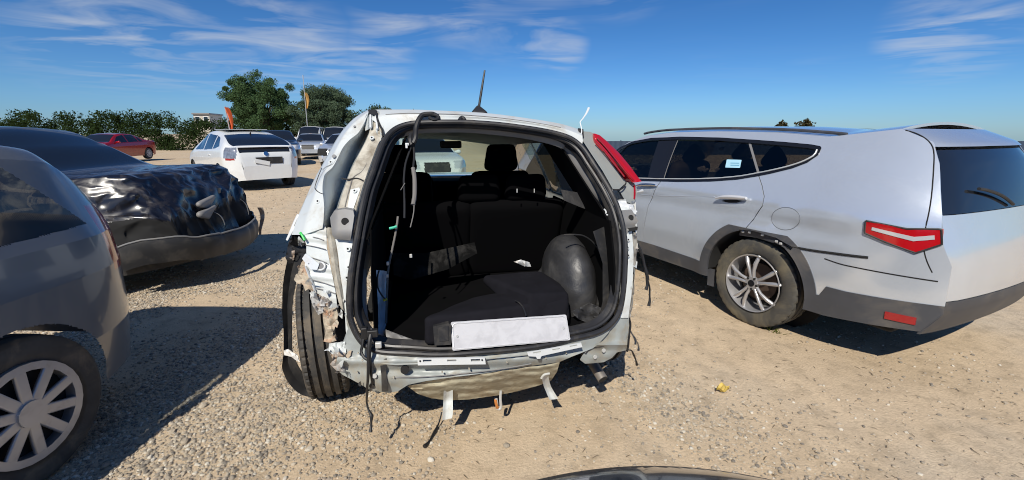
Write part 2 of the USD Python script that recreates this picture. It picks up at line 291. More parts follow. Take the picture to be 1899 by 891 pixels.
M['dry_leaf'] = leafy('dry_leaf', (0.07, 0.06, 0.03), (0.13, 0.12, 0.05), (0.1, 0.09, 0.03))
M['grass'] = leafy('grass', (0.10, 0.11, 0.03), (0.24, 0.19, 0.09), (0.12, 0.12, 0.04))
M['litter'] = leafy('litter', (0.14, 0.11, 0.08), (0.38, 0.29, 0.17), (0.1, 0.08, 0.05))
M['stone'] = usdkit.material(stage, '/World/Looks/stone', {'o': ('object_info', {}), 'r': ('rgb_ramp', {'ramp': [(0, (0.17, 0.15, 0.125)), (0.25, (0.30, 0.26, 0.205)), (0.6, (0.40, 0.335, 0.25)), (0.85, (0.46, 0.40, 0.31)), (0.985, (0.56, 0.52, 0.44))]}), 'p': ('principled_bsdf', {'roughness': 0.9})},
    [('o.random', 'r.fac'), ('r.color', 'p.base_color')], surface='p.BSDF')
M['ground'] = usdkit.material(stage, '/World/Looks/ground', {
    'g': ('geometry', {}), 'n1': ('noise_texture', {'scale': 0.45, 'detail': 5.0, 'roughness': 0.6}), 'n2': ('noise_texture', {'scale': 7.0, 'detail': 8.0, 'roughness': 0.7}),
    'n3': ('noise_texture', {'scale': 70.0, 'detail': 4.0, 'roughness': 0.7}), 'v': ('voronoi_texture', {'scale': 38.0}), 
    'r1': ('rgb_ramp', {'ramp': [(0.33, (0.50, 0.385, 0.255)), (0.5, (0.575, 0.45, 0.305)), (0.68, (0.52, 0.435, 0.325))]}),
    'r2': ('rgb_ramp', {'ramp': [(0.3, (0.62,) * 3), (0.5, (1.0,) * 3), (0.72, (1.12,) * 3)]}), 'm': ('mix_color', {'blend_type': 'multiply', 'fac': 0.75, 'use_clamp': False}),
    'r3': ('rgb_ramp', {'ramp': [(0.3, (0.7,) * 3), (0.6, (1.05,) * 3)]}), 'm2': ('mix_color', {'blend_type': 'multiply', 'fac': 0.6}),
    'add': ('math', {'math_type': 'add'}), 'b': ('bump', {'strength': 0.55, 'distance': 0.012}), 'p': ('principled_bsdf', {'roughness': 0.95, 'specular_ior_level': 0.2})},
    [('g.position', 'n1.vector'), ('g.position', 'n2.vector'), ('g.position', 'n3.vector'), ('g.position', 'v.vector'), ('n1.fac', 'r1.fac'), ('n2.fac', 'r2.fac'), ('r1.color', 'm.a'), ('r2.color', 'm.b'),
     ('n3.fac', 'r3.fac'), ('m.result', 'm2.a'), ('r3.color', 'm2.b'), ('m2.result', 'p.base_color'), ('n2.fac', 'add.value1'), ('n3.fac', 'add.value2'), ('add.value', 'b.height'), ('b.normal', 'p.normal')], surface='p.BSDF')

# ================================================================ ground
rng = np.random.default_rng(7)
def ruts(x, y):
    """wheel tracks running beside the silver car"""
    u = (x - 1.2) * 0.9 + (y - 2.6) * 0.44 + 0.08 * np.sin(y * 1.3); r = 0
    for c in (-0.62, -0.05, 0.42): r = r - 0.013 * np.exp(-((u - c) / 0.085) ** 2) + 0.007 * np.exp(-((np.abs(u - c) - 0.15) / 0.05) ** 2)
    return r * np.clip(fbm(np.stack([x, y, 0 * x], -1) * 0.9, 2, 14) * 2 - .3, 0, 1)
def gh(x, y):
    """ground relief in metres, flat under the tyres' near zone, fine lumps"""
    p = np.stack([x, y, 0 * x], -1)
    return 0.13 * np.clip((y - 7) / 4, 0, 1) * np.clip((-x - 3) / 2, 0, 1) * np.clip((45 - y) / 10, 0, 1) + 0.035 * (fbm(p * 0.55, 4, 3) - 0.5) + 0.012 * (fbm(p * 4.0, 3, 9) - 0.5) + ruts(x, y)
def ground_part(x0, x1, y0, y1, step, dz=0.0):
    xs, ys = np.arange(x0, x1 + 1e-6, step), np.arange(y0, y1 + 1e-6, step); X, Y = np.meshgrid(xs, ys)
    return np.stack([X, Y, gh(X, Y) + dz], -1)
def grid_tm(G):
    r, c = G.shape[:2]; i = np.arange(r * c).reshape(r, c); q = np.stack([i[:-1, :-1], i[:-1, 1:], i[1:, 1:], i[1:, :-1]], -1).reshape(-1, 4)
    return trimesh.Trimesh(G.reshape(-1, 3), np.vstack([q[:, [0, 1, 2]], q[:, [0, 2, 3]]]), process=False)
def ax(inner, step, far):
    a = list(np.arange(0, inner, step)); v = inner
    while v < far: a.append(v); step *= 1.25; v += step
    return np.array(a + [far])
xs = ax(6, 0.05, 900); xs = np.r_[-xs[:0:-1], xs]; ys = ax(7.5, 0.05, 1500); yb = ax(1.0, 0.2, 300); ys = np.r_[-yb[:0:-1], ys]
X, Y = np.meshgrid(xs, ys); fade = np.clip(1 - (np.hypot(X, Y) - 20) / 20, 0, 1)
tag(obj('ground', grid_tm(np.stack([X, Y, gh(X, Y) * fade - 0.06 * np.clip(Y - 35.5, 0, 400) * np.clip((X + 9) / 6, 0, 1)], -1)), M['ground'], smooth=True), 'sandy tan gravel ground of the car yard', kind='structure')

# gravel: loose stones lying on the ground (uncountable)
inst = UsdGeom.PointInstancer.Define(stage, '/World/gravel'); tag(inst, 'loose grey and tan gravel stones scattered over the sandy ground', 'gravel', kind='stuff')
protos = []
UsdGeom.Scope.Define(stage, '/World/gravel/stones')
for k in range(6):
    s = trimesh.creation.icosphere(1); s.vertices *= np.array([1, 0.8, 0.6]) * (0.72 + 0.56 * noise(s.vertices * 1.7 + 5 * k, k))[:, None]
    usdkit.mesh(stage, f'/World/gravel/stones/stone_{k:03d}' if k else '/World/gravel/stones/stone', s, M['stone'], smooth=False); protos.append(Sdf.Path(f'/World/gravel/stones/stone_{k:03d}' if k else '/World/gravel/stones/stone'))
pts = []
def scatter(n, x0, x1, y0, y1, smin, smax, dens):
    x, y = rng.uniform(x0, x1, n), rng.uniform(y0, y1, n)
    keep = rng.uniform(size=n) < dens(x, y); x, y = x[keep], y[keep]
    s = smin * (smax / smin) ** (rng.uniform(size=len(x)) ** 2.2)
    pts.append(np.stack([x, y, gh(x, y) + s * 0.25, s], -1))
def density(x, y):
    left = 1 / (1 + np.exp((x + 0.75 - 0.10 * y) * 3.2)); m = fbm(np.stack([x * 1.1, y * 1.1, 0 * x], -1), 4, 21)
    band = np.exp(-((x - 0.95 - 0.45 * (2.3 - y)) / 0.34) ** 2) * 0.42 + np.exp(-((x + 0.15 - 0.2 * (1.6 - y)) / 0.25) ** 2) * 0.16
    near = np.clip((1.75 - y) / 0.5, 0, 1) * 0.25
    return np.clip((left * 1.0 + band + near + 0.05) * np.clip((m - 0.30) * 3.4, 0.02, 1.3), 0, 1)
scatter(230000, -4.2, 3.4, 0.9, 5.0, 0.0035, 0.0135, density)
scatter(1500, -4.2, 3.4, 0.9, 6.0, 0.012, 0.024, lambda x, y: density(x, y) * 0.8 * (x < .3) + 0.015)
scatter(60000, -8, 7, 5.0, 13, 0.007, 0.02, lambda x, y: 0.10 + 0.25 * np.clip((fbm(np.stack([x, y, 0 * x], -1) * 0.6, 3, 5) - 0.45) * 5, 0, 1))
P = np.vstack(pts); n = len(P)
inst.CreatePrototypesRel().SetTargets(protos); inst.CreateProtoIndicesAttr(Vt.IntArray.FromNumpy(rng.integers(0, 6, n).astype(np.int32)))
inst.CreatePositionsAttr(Vt.Vec3fArray.FromNumpy(P[:, :3].astype(np.float32))); inst.CreateScalesAttr(Vt.Vec3fArray.FromNumpy(np.repeat(P[:, 3:], 3, 1).astype(np.float32)))
a = rng.uniform(0, 2 * np.pi, n); t = rng.normal(0, 0.25, n)
inst.CreateOrientationsAttr(Vt.QuathArray([Gf.Quath(float(math.cos(q / 2)), float(0.5 * w), 0.0, float(math.sin(q / 2))).GetNormalized() for q, w in zip(a, t)]))

# dry twigs and straw on the ground (uncountable)
tw = []
for k in range(900):
    x, y = rng.uniform(-2.6, 3.0), rng.uniform(1.6, 4.2); a_ = rng.uniform(0, 2 * np.pi); l = rng.uniform(.012, .05); h_ = gh(np.array(x), np.array(y)) + .003
    d_ = np.array([math.cos(a_), math.sin(a_), rng.normal(0, .12)]) * l; s_ = np.array([-math.sin(a_), math.cos(a_), 0]) * rng.uniform(.001, .0025); o_ = np.array([x, y, h_]); b_ = d_ * .5 + s_ * rng.normal(0, 2)
    tw.append(trimesh.Trimesh(np.array([o_ - s_, o_ + s_, o_ + b_ - s_ + [0, 0, .004], o_ + b_ + s_ + [0, 0, .004], o_ + d_]), [[0, 1, 2], [1, 3, 2], [2, 3, 4]], process=False))
tag(obj('ground_litter', tw, M['litter'], smooth=False), 'dry twigs and straw strewn over the sandy ground', 'litter', kind='stuff')

# ================================================================ wrecked white car (seen from behind, tailgate gone)
WO, WYAW = (-0.057, 1.975), math.radians(12.1)
def wprof(X, Z):
    z = np.array([-0.5, 0.25, 0.42, 0.56, 0.62, 0.80, 0.95, 1.10, 1.25, 1.40, 1.55, 1.66, 1.80, 2.6]); y = np.array([-.06, .03, -.01, 0, .01, .035, .07, .125, .21, .32, .44, .55, .72, 1.5])
    return np.interp(Z, z, y) + 0.10 * np.clip(np.abs(X) / 0.8, 0, 1.3) ** 2.4
R_ = Surf(WO, WYAW, wprof)
car = thing('wrecked_car', 'white crashed hatchback with its tailgate and rear bumper gone, open to the black interior', 'car', (*WO, 0), WYAW)
def crumple(amp, fr, seed):
    return lambda v: np.c_[np.zeros(len(v)), (fbm(v * fr, 3, seed) - 0.5) * 2 * amp, np.zeros(len(v))]

# ---- roof edge (tailgate header) and roof
roof_edge = [(684, 205), (700, 203.5), (750, 203.5), (830, 206), (900, 210), (980, 220), (1040, 230), (1078, 242)]
seal_top = [(716, 256), (735, 238), (760, 229), (800, 226), (850, 226), (910, 229), (975, 237), (1025, 246), (1058, 256), (1078, 272)]
obj('tailgate_header', loft(R_, [roof_edge, [(690, 222), (715, 214), (760, 212), (830, 214), (900, 218), (980, 227), (1040, 238), (1080, 252)], [(712, 240), (728, 226), (760, 220), (830, 219), (900, 222), (980, 231), (1040, 243), (1081, 262)], seal_top], [0.05, 0.0, 0.015, 0.03], n=70, m=5), M['white_paint'], car)
e = R_(resample(roof_edge, 40), 0.05)
rows = [e + np.array([0, s, (0.010 * s - 0.018 * s * s) - 0.16 * max(0, s - 2.0) ** 2]) for s in np.linspace(0, 2.35, 24)]
obj('roof', sheet(np.array(rows), d=(0, 0, -0.02)), M['white_paint'], car)
obj('roof_liner', sheet(np.array([q + [0, 0, -0.075] for q in rows[1:]]), d=(0, 0, -0.01)), M['grey_trim'], car)
# seam along the header
obj('header_seam', tube(R_(resample([(715, 213), (760, 210.5), (830, 212), (900, 216.5), (980, 226), (1040, 237)], 30), 0.0), 0.0022), M['grey_trim'], car)

# ---- left corner pillar: outer skin, ridge, water channel, inner flange
A = [(684, 204), (660, 218), (640, 238), (627, 256), (613, 280), (598, 308), (584, 333), (567, 370), (553, 402), (541, 436)]
A2 = [(686, 205), (666, 220), (646, 240), (633, 259), (620, 283), (606, 311), (593, 336), (580, 372), (570, 405), (563, 436)]
B = [(684, 207), (676, 227), (664, 247), (648, 260), (636, 274), (628, 290), (617, 310), (601, 327), (598, 350), (601, 383), (598, 424)]
B2 = [(687, 208), (679, 230), (667, 250), (651, 264), (640, 277), (632, 293), (621, 312), (606, 329), (603, 351), (605, 384), (601, 424)]
C = [(691, 209.5), (684.5, 237), (677, 257), (665, 281), (651.5, 307), (641.5, 333.5), (630, 365), (619, 399), (611, 428)]
D = [(692, 210), (687, 238), (680, 258), (668, 283), (654, 309), (644, 335), (633, 366), (622, 400), (614, 430)]
Ee = [(697, 210), (701, 240), (690, 264), (680, 292), (668, 322), (658, 352), (646, 386), (640, 410), (636, 440)]
Fx = [(699, 206), (711, 246), (700, 270), (690, 296), (680, 324), (670, 354), (661, 388), (653, 420), (648, 452)]
obj('quarter_panel', loft(R_, [A, A2, B], [(.10, .09), (.02, .02), (0.0, 0.0)], n=80, m=6, bump=crumple(.0015, 9, 4)), M['white_paint'], car)
obj('water_channel', loft(R_, [B, B2, C, D], [(0, 0), (.06, .06), (.30, .30), (.03, .04)], n=80, m=5), M['white_paint'], car)
obj('gutter_flange', loft(R_, [D, Ee, Fx], [(.03, .04), (.022, .03), (.012, .016)], n=80, m=5, bump=crumple(.007, 16, 8)), M['pillar_dirty'], car)
obj('flange_edge', loft(R_, [Fx, [(x + 4, y + 1) for x, y in Fx]], [(.010, .014), (.03, .03)], n=60, m=2), M['white_paint'], car)
def seamline(name, px, off, r=.0022, m='black_plastic'): return obj(name, tube(R_(px, off), r, 6), M[m], car)
seamline('skin_seam', [(680, 213), (668, 236), (652, 255), (636, 268), (628, 285), (617, 305), (606, 309), (598, 316)], [.004, .012, .014, .012, .008, .006, .012, .014], .0018, 'grey_plastic')
seamline('skin_seam', [(597, 312), (588, 334), (584, 348), (590, 356), (599, 360)], [.018, .02, .02, .012, .0], .0022)
seamline('flange_crease', [(696, 262), (686, 290), (672, 318), (655, 330), (648, 352), (640, 384)], [.024, .026, .026, .028, .028, .03], .003, 'sleeve')
seamline('flange_split', [(634, 331), (646, 333), (658, 331), (674, 336)], [.03, .022, .024, .012], .0035)
for a_, b_ in [((567, 455), (604, 463)), ((569, 476), (606, 488)), ((578, 519), (620, 532)), ((586, 535), (622, 545)), ((580, 440), (600, 446))]: seamline('pocket_rib', [a_, ((a_[0] + b_[0]) / 2, (a_[1] + b_[1]) / 2 - 1), b_], [.012, .012, .012], .0022, 'grey_plastic')
obj('flange_patch', patch(R_, [(650, 352), (666, 348), (668, 352), (655, 388), (644, 388)], .014, cell=5, thick=.003), M['white_paint'], car)
# rivets, studs on the pillar
def stud(px, off=0.0, r=0.011, m='white_paint', name='stud', dark=True, surf=R_):
    p = surf([px], off)[0]; q = surf([(px[0] + 3, px[1]), (px[0], px[1] + 3)], off) - p; nn = np.cross(q[0], q[1]); nn /= np.linalg.norm(nn); nn *= -np.sign(nn[1])
    mm = disc(p + nn * 0.003, nn, r, 0.006, 16); o = obj(name, mm, M[m], car)
    if dark: obj('hole', disc(p + nn * 0.0065, nn, r * 0.42, 0.002, 12), M['dark'], o)
for px in [(690, 257), (658, 355), (590, 374), (614, 302)]: stud(px, 0.012)
stud((658, 236), 0.008, 0.006, 'grey_plastic', 'hole_plug', False); stud((620, 291), 0.0, 0.010, 'grey_plastic', 'hole_plug', False)
for px in [(646, 462), (647, 496), (644, 515)]: stud(px, 0.008, 0.0115)
# hinge bracket at the top of the pillar
hb = [(683, 210), (699, 208), (702, 235), (709, 252), (706, 262), (699, 250), (694, 236), (684, 240), (677, 243), (676, 225)]
obj('hinge_bracket', patch(R_, hb, 0.022, cell=3, thick=.006, holes=[[(691, 226), (696, 226), (697, 238), (690, 237)]], bump=lambda V: -0.018 * np.cos((V[:, 0] - 690) * 0.75)), M['white_paint'], car)
obj('hinge_cap', patch(R_, [(682, 203), (698, 204), (699, 210), (696, 214), (684, 211)], -0.004, cell=4, thick=.02), M['black_plastic'], car)
obj('hinge_seal', tube(R_([(698, 208), (700, 222), (705, 234), (709, 241), (710, 250), (711, 254)], 0.0), 0.006), M['black_plastic'], car)
for k, (a, b) in enumerate([((687, 214), (687, 238)), ((697, 216), (700, 240))]):
    obj('hinge_rib', tube(R_([a, b], 0.005), 0.006), M['white_clean'], car)

# ---- left quarter side: shaded flat behind the silhouette, then the body side running forward
a = R_(resample(A, 40), np.linspace(.10, .09, 40))
side_rows = [a + np.array([-0.035 * (1 - math.exp(-s * 8)), s, 0.0]) for s in np.linspace(0, 0.34, 8)]
obj('side_panel', sheet(np.array(side_rows), d=(0.01, 0, 0)), M['white_paint'], car)

# ---- lower left quarter: ribbed white panel, seam, flange
low = [(563, 436), (572, 446), (585, 470), (592, 500), (600, 525), (612, 552), (632, 566), (638, 560), (633, 520), (626, 480), (618, 445), (606, 424), (598, 415), (575, 420)]
obj('tail_lamp_pocket', patch(R_, [(562, 432), (568, 455), (568, 472), (565, 492), (574, 515), (582, 540), (600, 552), (625, 566), (622, 540), (614, 500), (606, 460), (605, 424), (598, 412), (578, 420)], 0.02, cell=4, bump=lambda V: 0.006 * np.sin(V[:, 1] * 0.36 + V[:, 0] * -0.05) * (np.sin(V[:, 1] * .09) > -0.3) + 0.012 * (fbm(np.c_[V * 0.045, 0 * V[:, 0]], 3, 2) - .5)), M['white_paint'], car)
obj('corner_seam', loft(R_, [[(604, 424), (612, 470), (617, 510), (624, 545), (632, 572)], [(610, 422), (618, 468), (624, 510), (632, 548), (637, 576)], [(617, 424), (625, 466), (630, 508), (637, 546), (641, 580)]], [(.02,), (-.004,), (.014,)], n=60, m=4, bump=crumple(.005, 20, 6)), M['pillar_dirty'], car)
obj('seal_flange', loft(R_, [[(616, 424), (626, 466), (631, 508), (637, 548), (640, 590), (642, 622)], [(634, 440), (640, 470), (641, 510), (640, 550), (646, 600), (655, 630)], [(652, 420), (655, 470), (648, 515), (645, 560), (652, 604), (668, 634)]], [(.012,), (.010,), (.016,)], n=60, m=4, bump=crumple(.003, 12, 2)), M['white_paint'], car)
obj('pocket_ring', trimesh.util.concatenate([tube(R_([(594 + 8.5 * math.cos(t), 494 + 7 * math.sin(t)) for t in np.linspace(0, 2 * math.pi, 18)], 0.008), 0.0045)]), M['white_clean'], car)
obj('pocket_grommet', disc(R_([(594, 494)], 0.010)[0], [-.1, -1, .2], 0.0185, 0.012), M['grey_plastic'], car)
# shadowed grey strap across it
obj('torn_strap', patch(R_, [(566, 471), (572, 474), (592, 490), (588, 501), (576, 500), (560, 480)], -0.004, cell=5, thick=.004), M['blue_metal'], car)
# torn inner metal left of the pocket
tm = lambda amp, f, s: (lambda V: amp * (fbm(np.c_[V * f, 0 * V[:, 0]], 4, s) - 0.5))
obj('torn_quarter', patch(R_, [(541, 436), (563, 434), (569, 455), (568, 475), (560, 486), (548, 486), (535, 490), (529, 478), (534, 455)], 0.10, cell=4, bump=tm(.09, .10, 3)), M['black_plastic'], car)
obj('torn_edge_strip', tube(R_([(553, 398), (545, 415), (538, 432), (532, 446), (535, 440), (546, 420)], .10), 0.008, flat=.5), M['white_clean'], car)
obj('torn_sheet', patch(R_, [(565, 492), (570, 500), (578, 520), (584, 540), (578, 541), (572, 536), (566, 540), (562, 528), (552, 527), (545, 519), (549, 509), (558, 507)], 0.03, cell=3, bump=tm(.05, .10, 5)), M['foam'], car)
obj('torn_flap', tube(R_([(567, 494), (573, 510), (580, 528), (584, 539)], .01), 0.010, flat=.4), M['white_clean'], car)
obj('torn_arch', patch(R_, [(577, 538), (590, 545), (605, 553), (622, 565), (630, 566), (626, 574), (616, 578), (607, 590), (600, 580), (590, 584), (580, 568), (575, 552)], 0.03, cell=3, bump=tm(.075, .11, 7)), M['torn_metal'], car)
obj('crushed_foam', patch(R_, [(600, 572), (612, 577), (624, 572), (627, 585), (622, 605), (617, 620), (624, 632), (612, 636), (600, 634), (604, 615), (599, 596)], 0.03, cell=3, thick=.03, bump=tm(.06, .09, 11)), M['foam'], car)
obj('wheel_house', patch(R_, [(598, 556), (640, 560), (646, 640), (620, 640), (612, 600)], 0.14, cell=8), M['dark'], car)
obj('green_fastener', tube(R_([(557, 432), (561, 438), (565, 446)], -.005), 0.006), M['green_clip'], car)
obj('grey_vent', patch(R_, [(612, 404), (620, 391), (640, 388), (655, 391), (657, 400), (650, 446), (622, 444), (616, 436)], -0.045, cell=4, thick=.055, bump=lambda V: 0.03 * np.clip((V[:, 1] - 425) / 20, 0, 1) ** 2 + 0.02 * np.clip((622 - V[:, 0]) / 10, 0, 1)), M['grey_plastic'], car, label='grey plastic lamp bracket on the left pillar')
o = obj('bracket_eye', disc(R_([(640, 411)], -0.047)[0], [0, -1, .25], 0.017, .006), M['dark'], car)

# ---- rear panel below the opening
lowL = [(640, 585), (645, 610), (634, 640), (626, 660), (622, 684), (636, 696), (652, 704), (668, 713), (690, 726), (720, 729), (738, 726), (757, 714), (790, 707), (840, 700), (896, 693), (940, 686), (984, 679), (1037, 672), (1060, 662), (1078, 655), (1100, 646), (1112, 636), (1128, 618), (1139, 598), (1112, 617), (1059, 630), (972, 648), (884, 656), (811, 660), (753, 658), (697, 655), (672, 640), (655, 612), (650, 590)]
def panel_relief(V):
    x, y = V[:, 0], V[:, 1]; base = 657 - 0.0006 * np.maximum(0, x - 800) ** 1.75
    d = y - base
    r = -0.012 * np.exp(-((d - 14) / 7) ** 2) + 0.012 * np.exp(-((d - 30) / 6) ** 2) * (x > 690)
    r = r - 0.018 * np.exp(-((x - 700) / 26) ** 2 - ((y - 690) / 30) ** 2) + 0.010 * np.exp(-((x - 790) / 30) ** 2 - ((y - 688) / 10) ** 2)
    return 1.5 * r + 0.022 * (fbm(np.c_[V * 0.03, 0 * x], 4, 5) - .5) + np.clip((660 - x) / 40, 0, 1) * 0.05 * (fbm(np.c_[V * 0.09, 0 * x], 4, 8) - .5)
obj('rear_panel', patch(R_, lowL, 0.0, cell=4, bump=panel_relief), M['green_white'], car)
obj('panel_plug', disc(R_([(751, 686)], -0.012)[0], [0, -1, .05], 0.0205, .010, 24), M['black_plastic'], car)
seamline('panel_ridge', [(690, 672), (740, 676), (800, 674), (880, 668), (960, 660), (1050, 650)], [-.03, -.026, -.03, -.03, -.03, -.02], .0035, 'green_white'); seamline('panel_seam', [(700, 705), (740, 700), (790, 699), (850, 694), (905, 688), (985, 675)], [-.01, -.008, -.006, -.006, -.006, -.004], .003, 'grey_plastic')
obj('panel_strap', patch(R_, [(704, 668), (717, 666), (716, 690), (720, 726), (708, 727), (707, 695)], -.024, cell=5, thick=.006), M['rubber'], car)
stud((695, 697), -.03, .011, 'steel', 'bolt', False)
stud((690, 715), -.012, .013, 'black_plastic', 'panel_grommet', False)
obj('red_scuff', patch(R_, [(646, 652), (652, 650), (650, 660), (643, 668), (640, 662)], -.012, cell=4, thick=.002), M['foam'], car)
obj('torn_corner', patch(R_, [(612, 658), (622, 652), (640, 655), (636, 672), (640, 690), (624, 688), (612, 676), (618, 668)], -0.005, cell=3, bump=tm(.06, .10, 15)), M['torn_metal'], car)
obj('torn_flange', patch(R_, [(610, 638), (640, 634), (642, 655), (634, 668), (622, 662), (610, 652)], 0.0, cell=3, bump=tm(.06, .12, 19)), M['white_paint'], car)
# right lower corner
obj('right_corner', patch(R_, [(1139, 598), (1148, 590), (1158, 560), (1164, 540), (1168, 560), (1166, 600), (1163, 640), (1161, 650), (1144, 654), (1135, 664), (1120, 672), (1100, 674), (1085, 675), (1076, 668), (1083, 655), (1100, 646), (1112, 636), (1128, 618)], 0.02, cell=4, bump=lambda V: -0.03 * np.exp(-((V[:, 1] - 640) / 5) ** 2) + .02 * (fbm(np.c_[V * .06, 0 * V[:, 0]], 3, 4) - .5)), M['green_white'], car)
for px in [(1103, 662), (1119, 650)]: stud(px, .012, .011, 'steel', 'bolt', False)
obj('corner_crease', tube(R_([(1085, 655), (1095, 645), (1115, 642), (1143, 638)], 0.008), 0.006), M['rubber'], car)
# spare-wheel well hanging under the panel
wl = [(755, 716), (775, 731), (800, 739), (830, 743), (870, 741), (920, 734), (960, 726), (1000, 715), (1022, 706), (1033, 690), (1038, 672), (984, 679), (896, 693), (840, 700), (790, 707)]
def wellbump(V):
    top = np.interp(V[:, 0], [755, 790, 840, 896, 984, 1038], [716, 707, 700, 693, 679, 672]); d = np.clip((V[:, 1] - top) / 42, 0, 1)
    return 0.02 + 0.10 * d ** 2.2 + 0.005 * np.sin((V[:, 1] - top) * 0.5 + 9 * fbm(np.c_[V * np.array([.016, .03]), 0 * d], 3, 1)) + 0.045 * (fbm(np.c_[V * np.array([0.022, .10]), 0 * d], 4, 6) - .5) + .012 * np.abs(fbm(np.c_[V * np.array([0.02, .05]), 0 * d], 3, 16) - .5)
obj('spare_wheel_well', patch(R_, wl, 0.0, cell=2.5, bump=wellbump), M['pan_dirty'], car)
pan = R_(resample([wl[i] for i in range(9)], 30), 0.12); obj('floor_pan', sheet(np.array([pan + [0, s, 0.02 + 0.05 * s] for s in np.linspace(0.0, 0.75, 8)]), d=(0, 0, .01)), M['dark'], car)
# bumper strips
def strip(name, q, slots, off=-0.05):
    obj(name, patch(R_, q, off, cell=4, thick=.010, holes=slots), M['white_clean'], car)
strip('bumper_retainer', [(774, 666), (899, 664), (901, 676), (775, 678)], [[(784, 667.5), (800, 667.5), (801, 672), (785, 672.5)], [(829, 667), (846, 667), (847, 671), (830, 671.5)], [(873, 666.5), (890, 666), (891, 671), (874, 671.5)]])
strip('bumper_retainer', [(978, 655), (1024, 647), (1078, 637), (1080, 644), (1016, 658), (1004, 661), (1002, 666), (996, 666), (994, 662), (980, 661)], [[(988, 654), (1003, 651.5), (1004, 655), (990, 657)], [(1024, 648), (1038, 646), (1039, 649), (1025, 651.5)], [(1056, 642), (1070, 639.5), (1071, 642), (1058, 645)]])
for px in [(779, 670), (894, 668)]: obj('retainer_hole', disc(R_([px], -.052)[0], [0, -1, 0], .004, .004, 10), M['dark'], car)
# lower brackets, tow hook
def bracket(name, L1, L2, off, thick=.004):
    obj(name, [loft(R_, [L1, [(x * .7 + u * .3, y * .7 + v * .3) for (x, y), (u, v) in zip(L1, L2)], [(x * .35 + u * .65, y * .35 + v * .65) for (x, y), (u, v) in zip(L1, L2)], L2], [off, np.array(off) + .014, np.array(off) + .014, off], n=24, m=3, thick=thick)], M['white_paint'], car)
bracket('bumper_bracket', [(823, 726), (822, 745), (821, 765), (820, 780)], [(840, 725), (840, 745), (840, 765), (838, 776)], (0.04, 0.06, .05, .05))
bracket('bumper_bracket', [(1005, 700), (1008, 715), (1014, 730), (1019, 742)], [(1017, 694), (1020, 712), (1028, 728), (1036, 740)], (0.0, 0.03, .05, .05))
obj('bracket_top', tube(R_([(1004, 702), (1010, 695), (1019, 693)], .0), .006), M['white_paint'], car)
obj('tow_hook', tube(R_([(929, 725), (928, 740), (929, 754), (926, 759), (922, 757), (921, 745), (920, 740)], .09), .0075), M['steel'], car)
obj('tow_hook_rust', tube(R_([(919, 741), (921, 752), (923, 757)], .088), .0085), M['rust'], car)

# torn shards of sheet metal along the ripped edges
rs = np.random.default_rng(41)
def shard(px, s, off, m, sq=1.0):
    n = 7; a_ = np.sort(rs.uniform(0, 2 * np.pi, n)) ; rad = s * rs.uniform(.35, 1.25, n)
    pg = sg.Polygon([(px[0] + q * math.cos(t), px[1] + sq * q * math.sin(t)) for t, q in zip(a_, rad)]).buffer(0)
    if pg.is_empty or pg.geom_type != 'Polygon' or pg.area < 6: return
    g_ = rs.normal(0, .0035, 2); obj('torn_shard', patch(R_, pg, off, cell=3, thick=.002, bump=lambda V: (V - np.array(px)) @ g_ + .05 * (fbm(np.c_[V * .09, 0 * V[:, 0]], 3, int(px[0])) - .5)), M[m], car, smooth=20)
for px, s, o, m, q in [((572, 528), 9, .01, 'white_clean', 1.4), ((583, 548), 10, .0, 'white_paint', .8), ((600, 560), 11, -.01, 'torn_metal', .7), ((616, 568), 10, .0, 'white_paint', .6), ((592, 572), 8, .02, 'torn_metal', 1.3),
    ((632, 584), 6, .0, 'white_paint', 1.6), ((622, 600), 7, -.01, 'foam', 1.2), ((612, 648), 9, -.01, 'white_clean', .8), ((625, 646), 9, -.02, 'white_paint', .9), ((618, 664), 8, -.02, 'torn_metal', .8), ((632, 676), 9, -.03, 'white_paint', .9), ((643, 694), 8, -.03, 'green_white', .7), ((626, 690), 6, -.01, 'torn_metal', .7),
    ((551, 470), 11, .06, 'torn_metal', 1.2), ((545, 452), 9, .07, 'dusty_black', 1.3), ((556, 446), 8, .05, 'white_paint', 1.5), ((540, 480), 8, .08, 'torn_metal', .8), ((556, 500), 8, .03, 'foam', 1.0), ((566, 484), 8, .0, 'blue_metal', .7), ((636, 560), 6, .0, 'white_clean', 1.5), ((606, 542), 9, .0, 'white_paint', .5),
    ((1178, 436), 6, .03, 'white_paint', 1.5), ((1180, 460), 5, .04, 'torn_metal', 1.6), ((1177, 492), 5, .03, 'white_paint', 1.8), ((1174, 380), 6, .02, 'white_clean', 1.0), ((1172, 540), 4, .03, 'pillar_dirty', 2.2), ((668, 712), 7, -.03, 'green_white', .6), ((700, 727), 7, -.02, 'green_white', .5)]: shard(px, s, o, m, q)
for px in [(664, 655), (672, 668), (730, 700), (820, 690), (870, 684), (940, 672), (1012, 664), (1050, 655), (662, 690)]: obj('spot_weld', disc(R_([px], -.018)[0], [0, -1, .1], .004, .01, 10), M['pillar_dirty'], car)
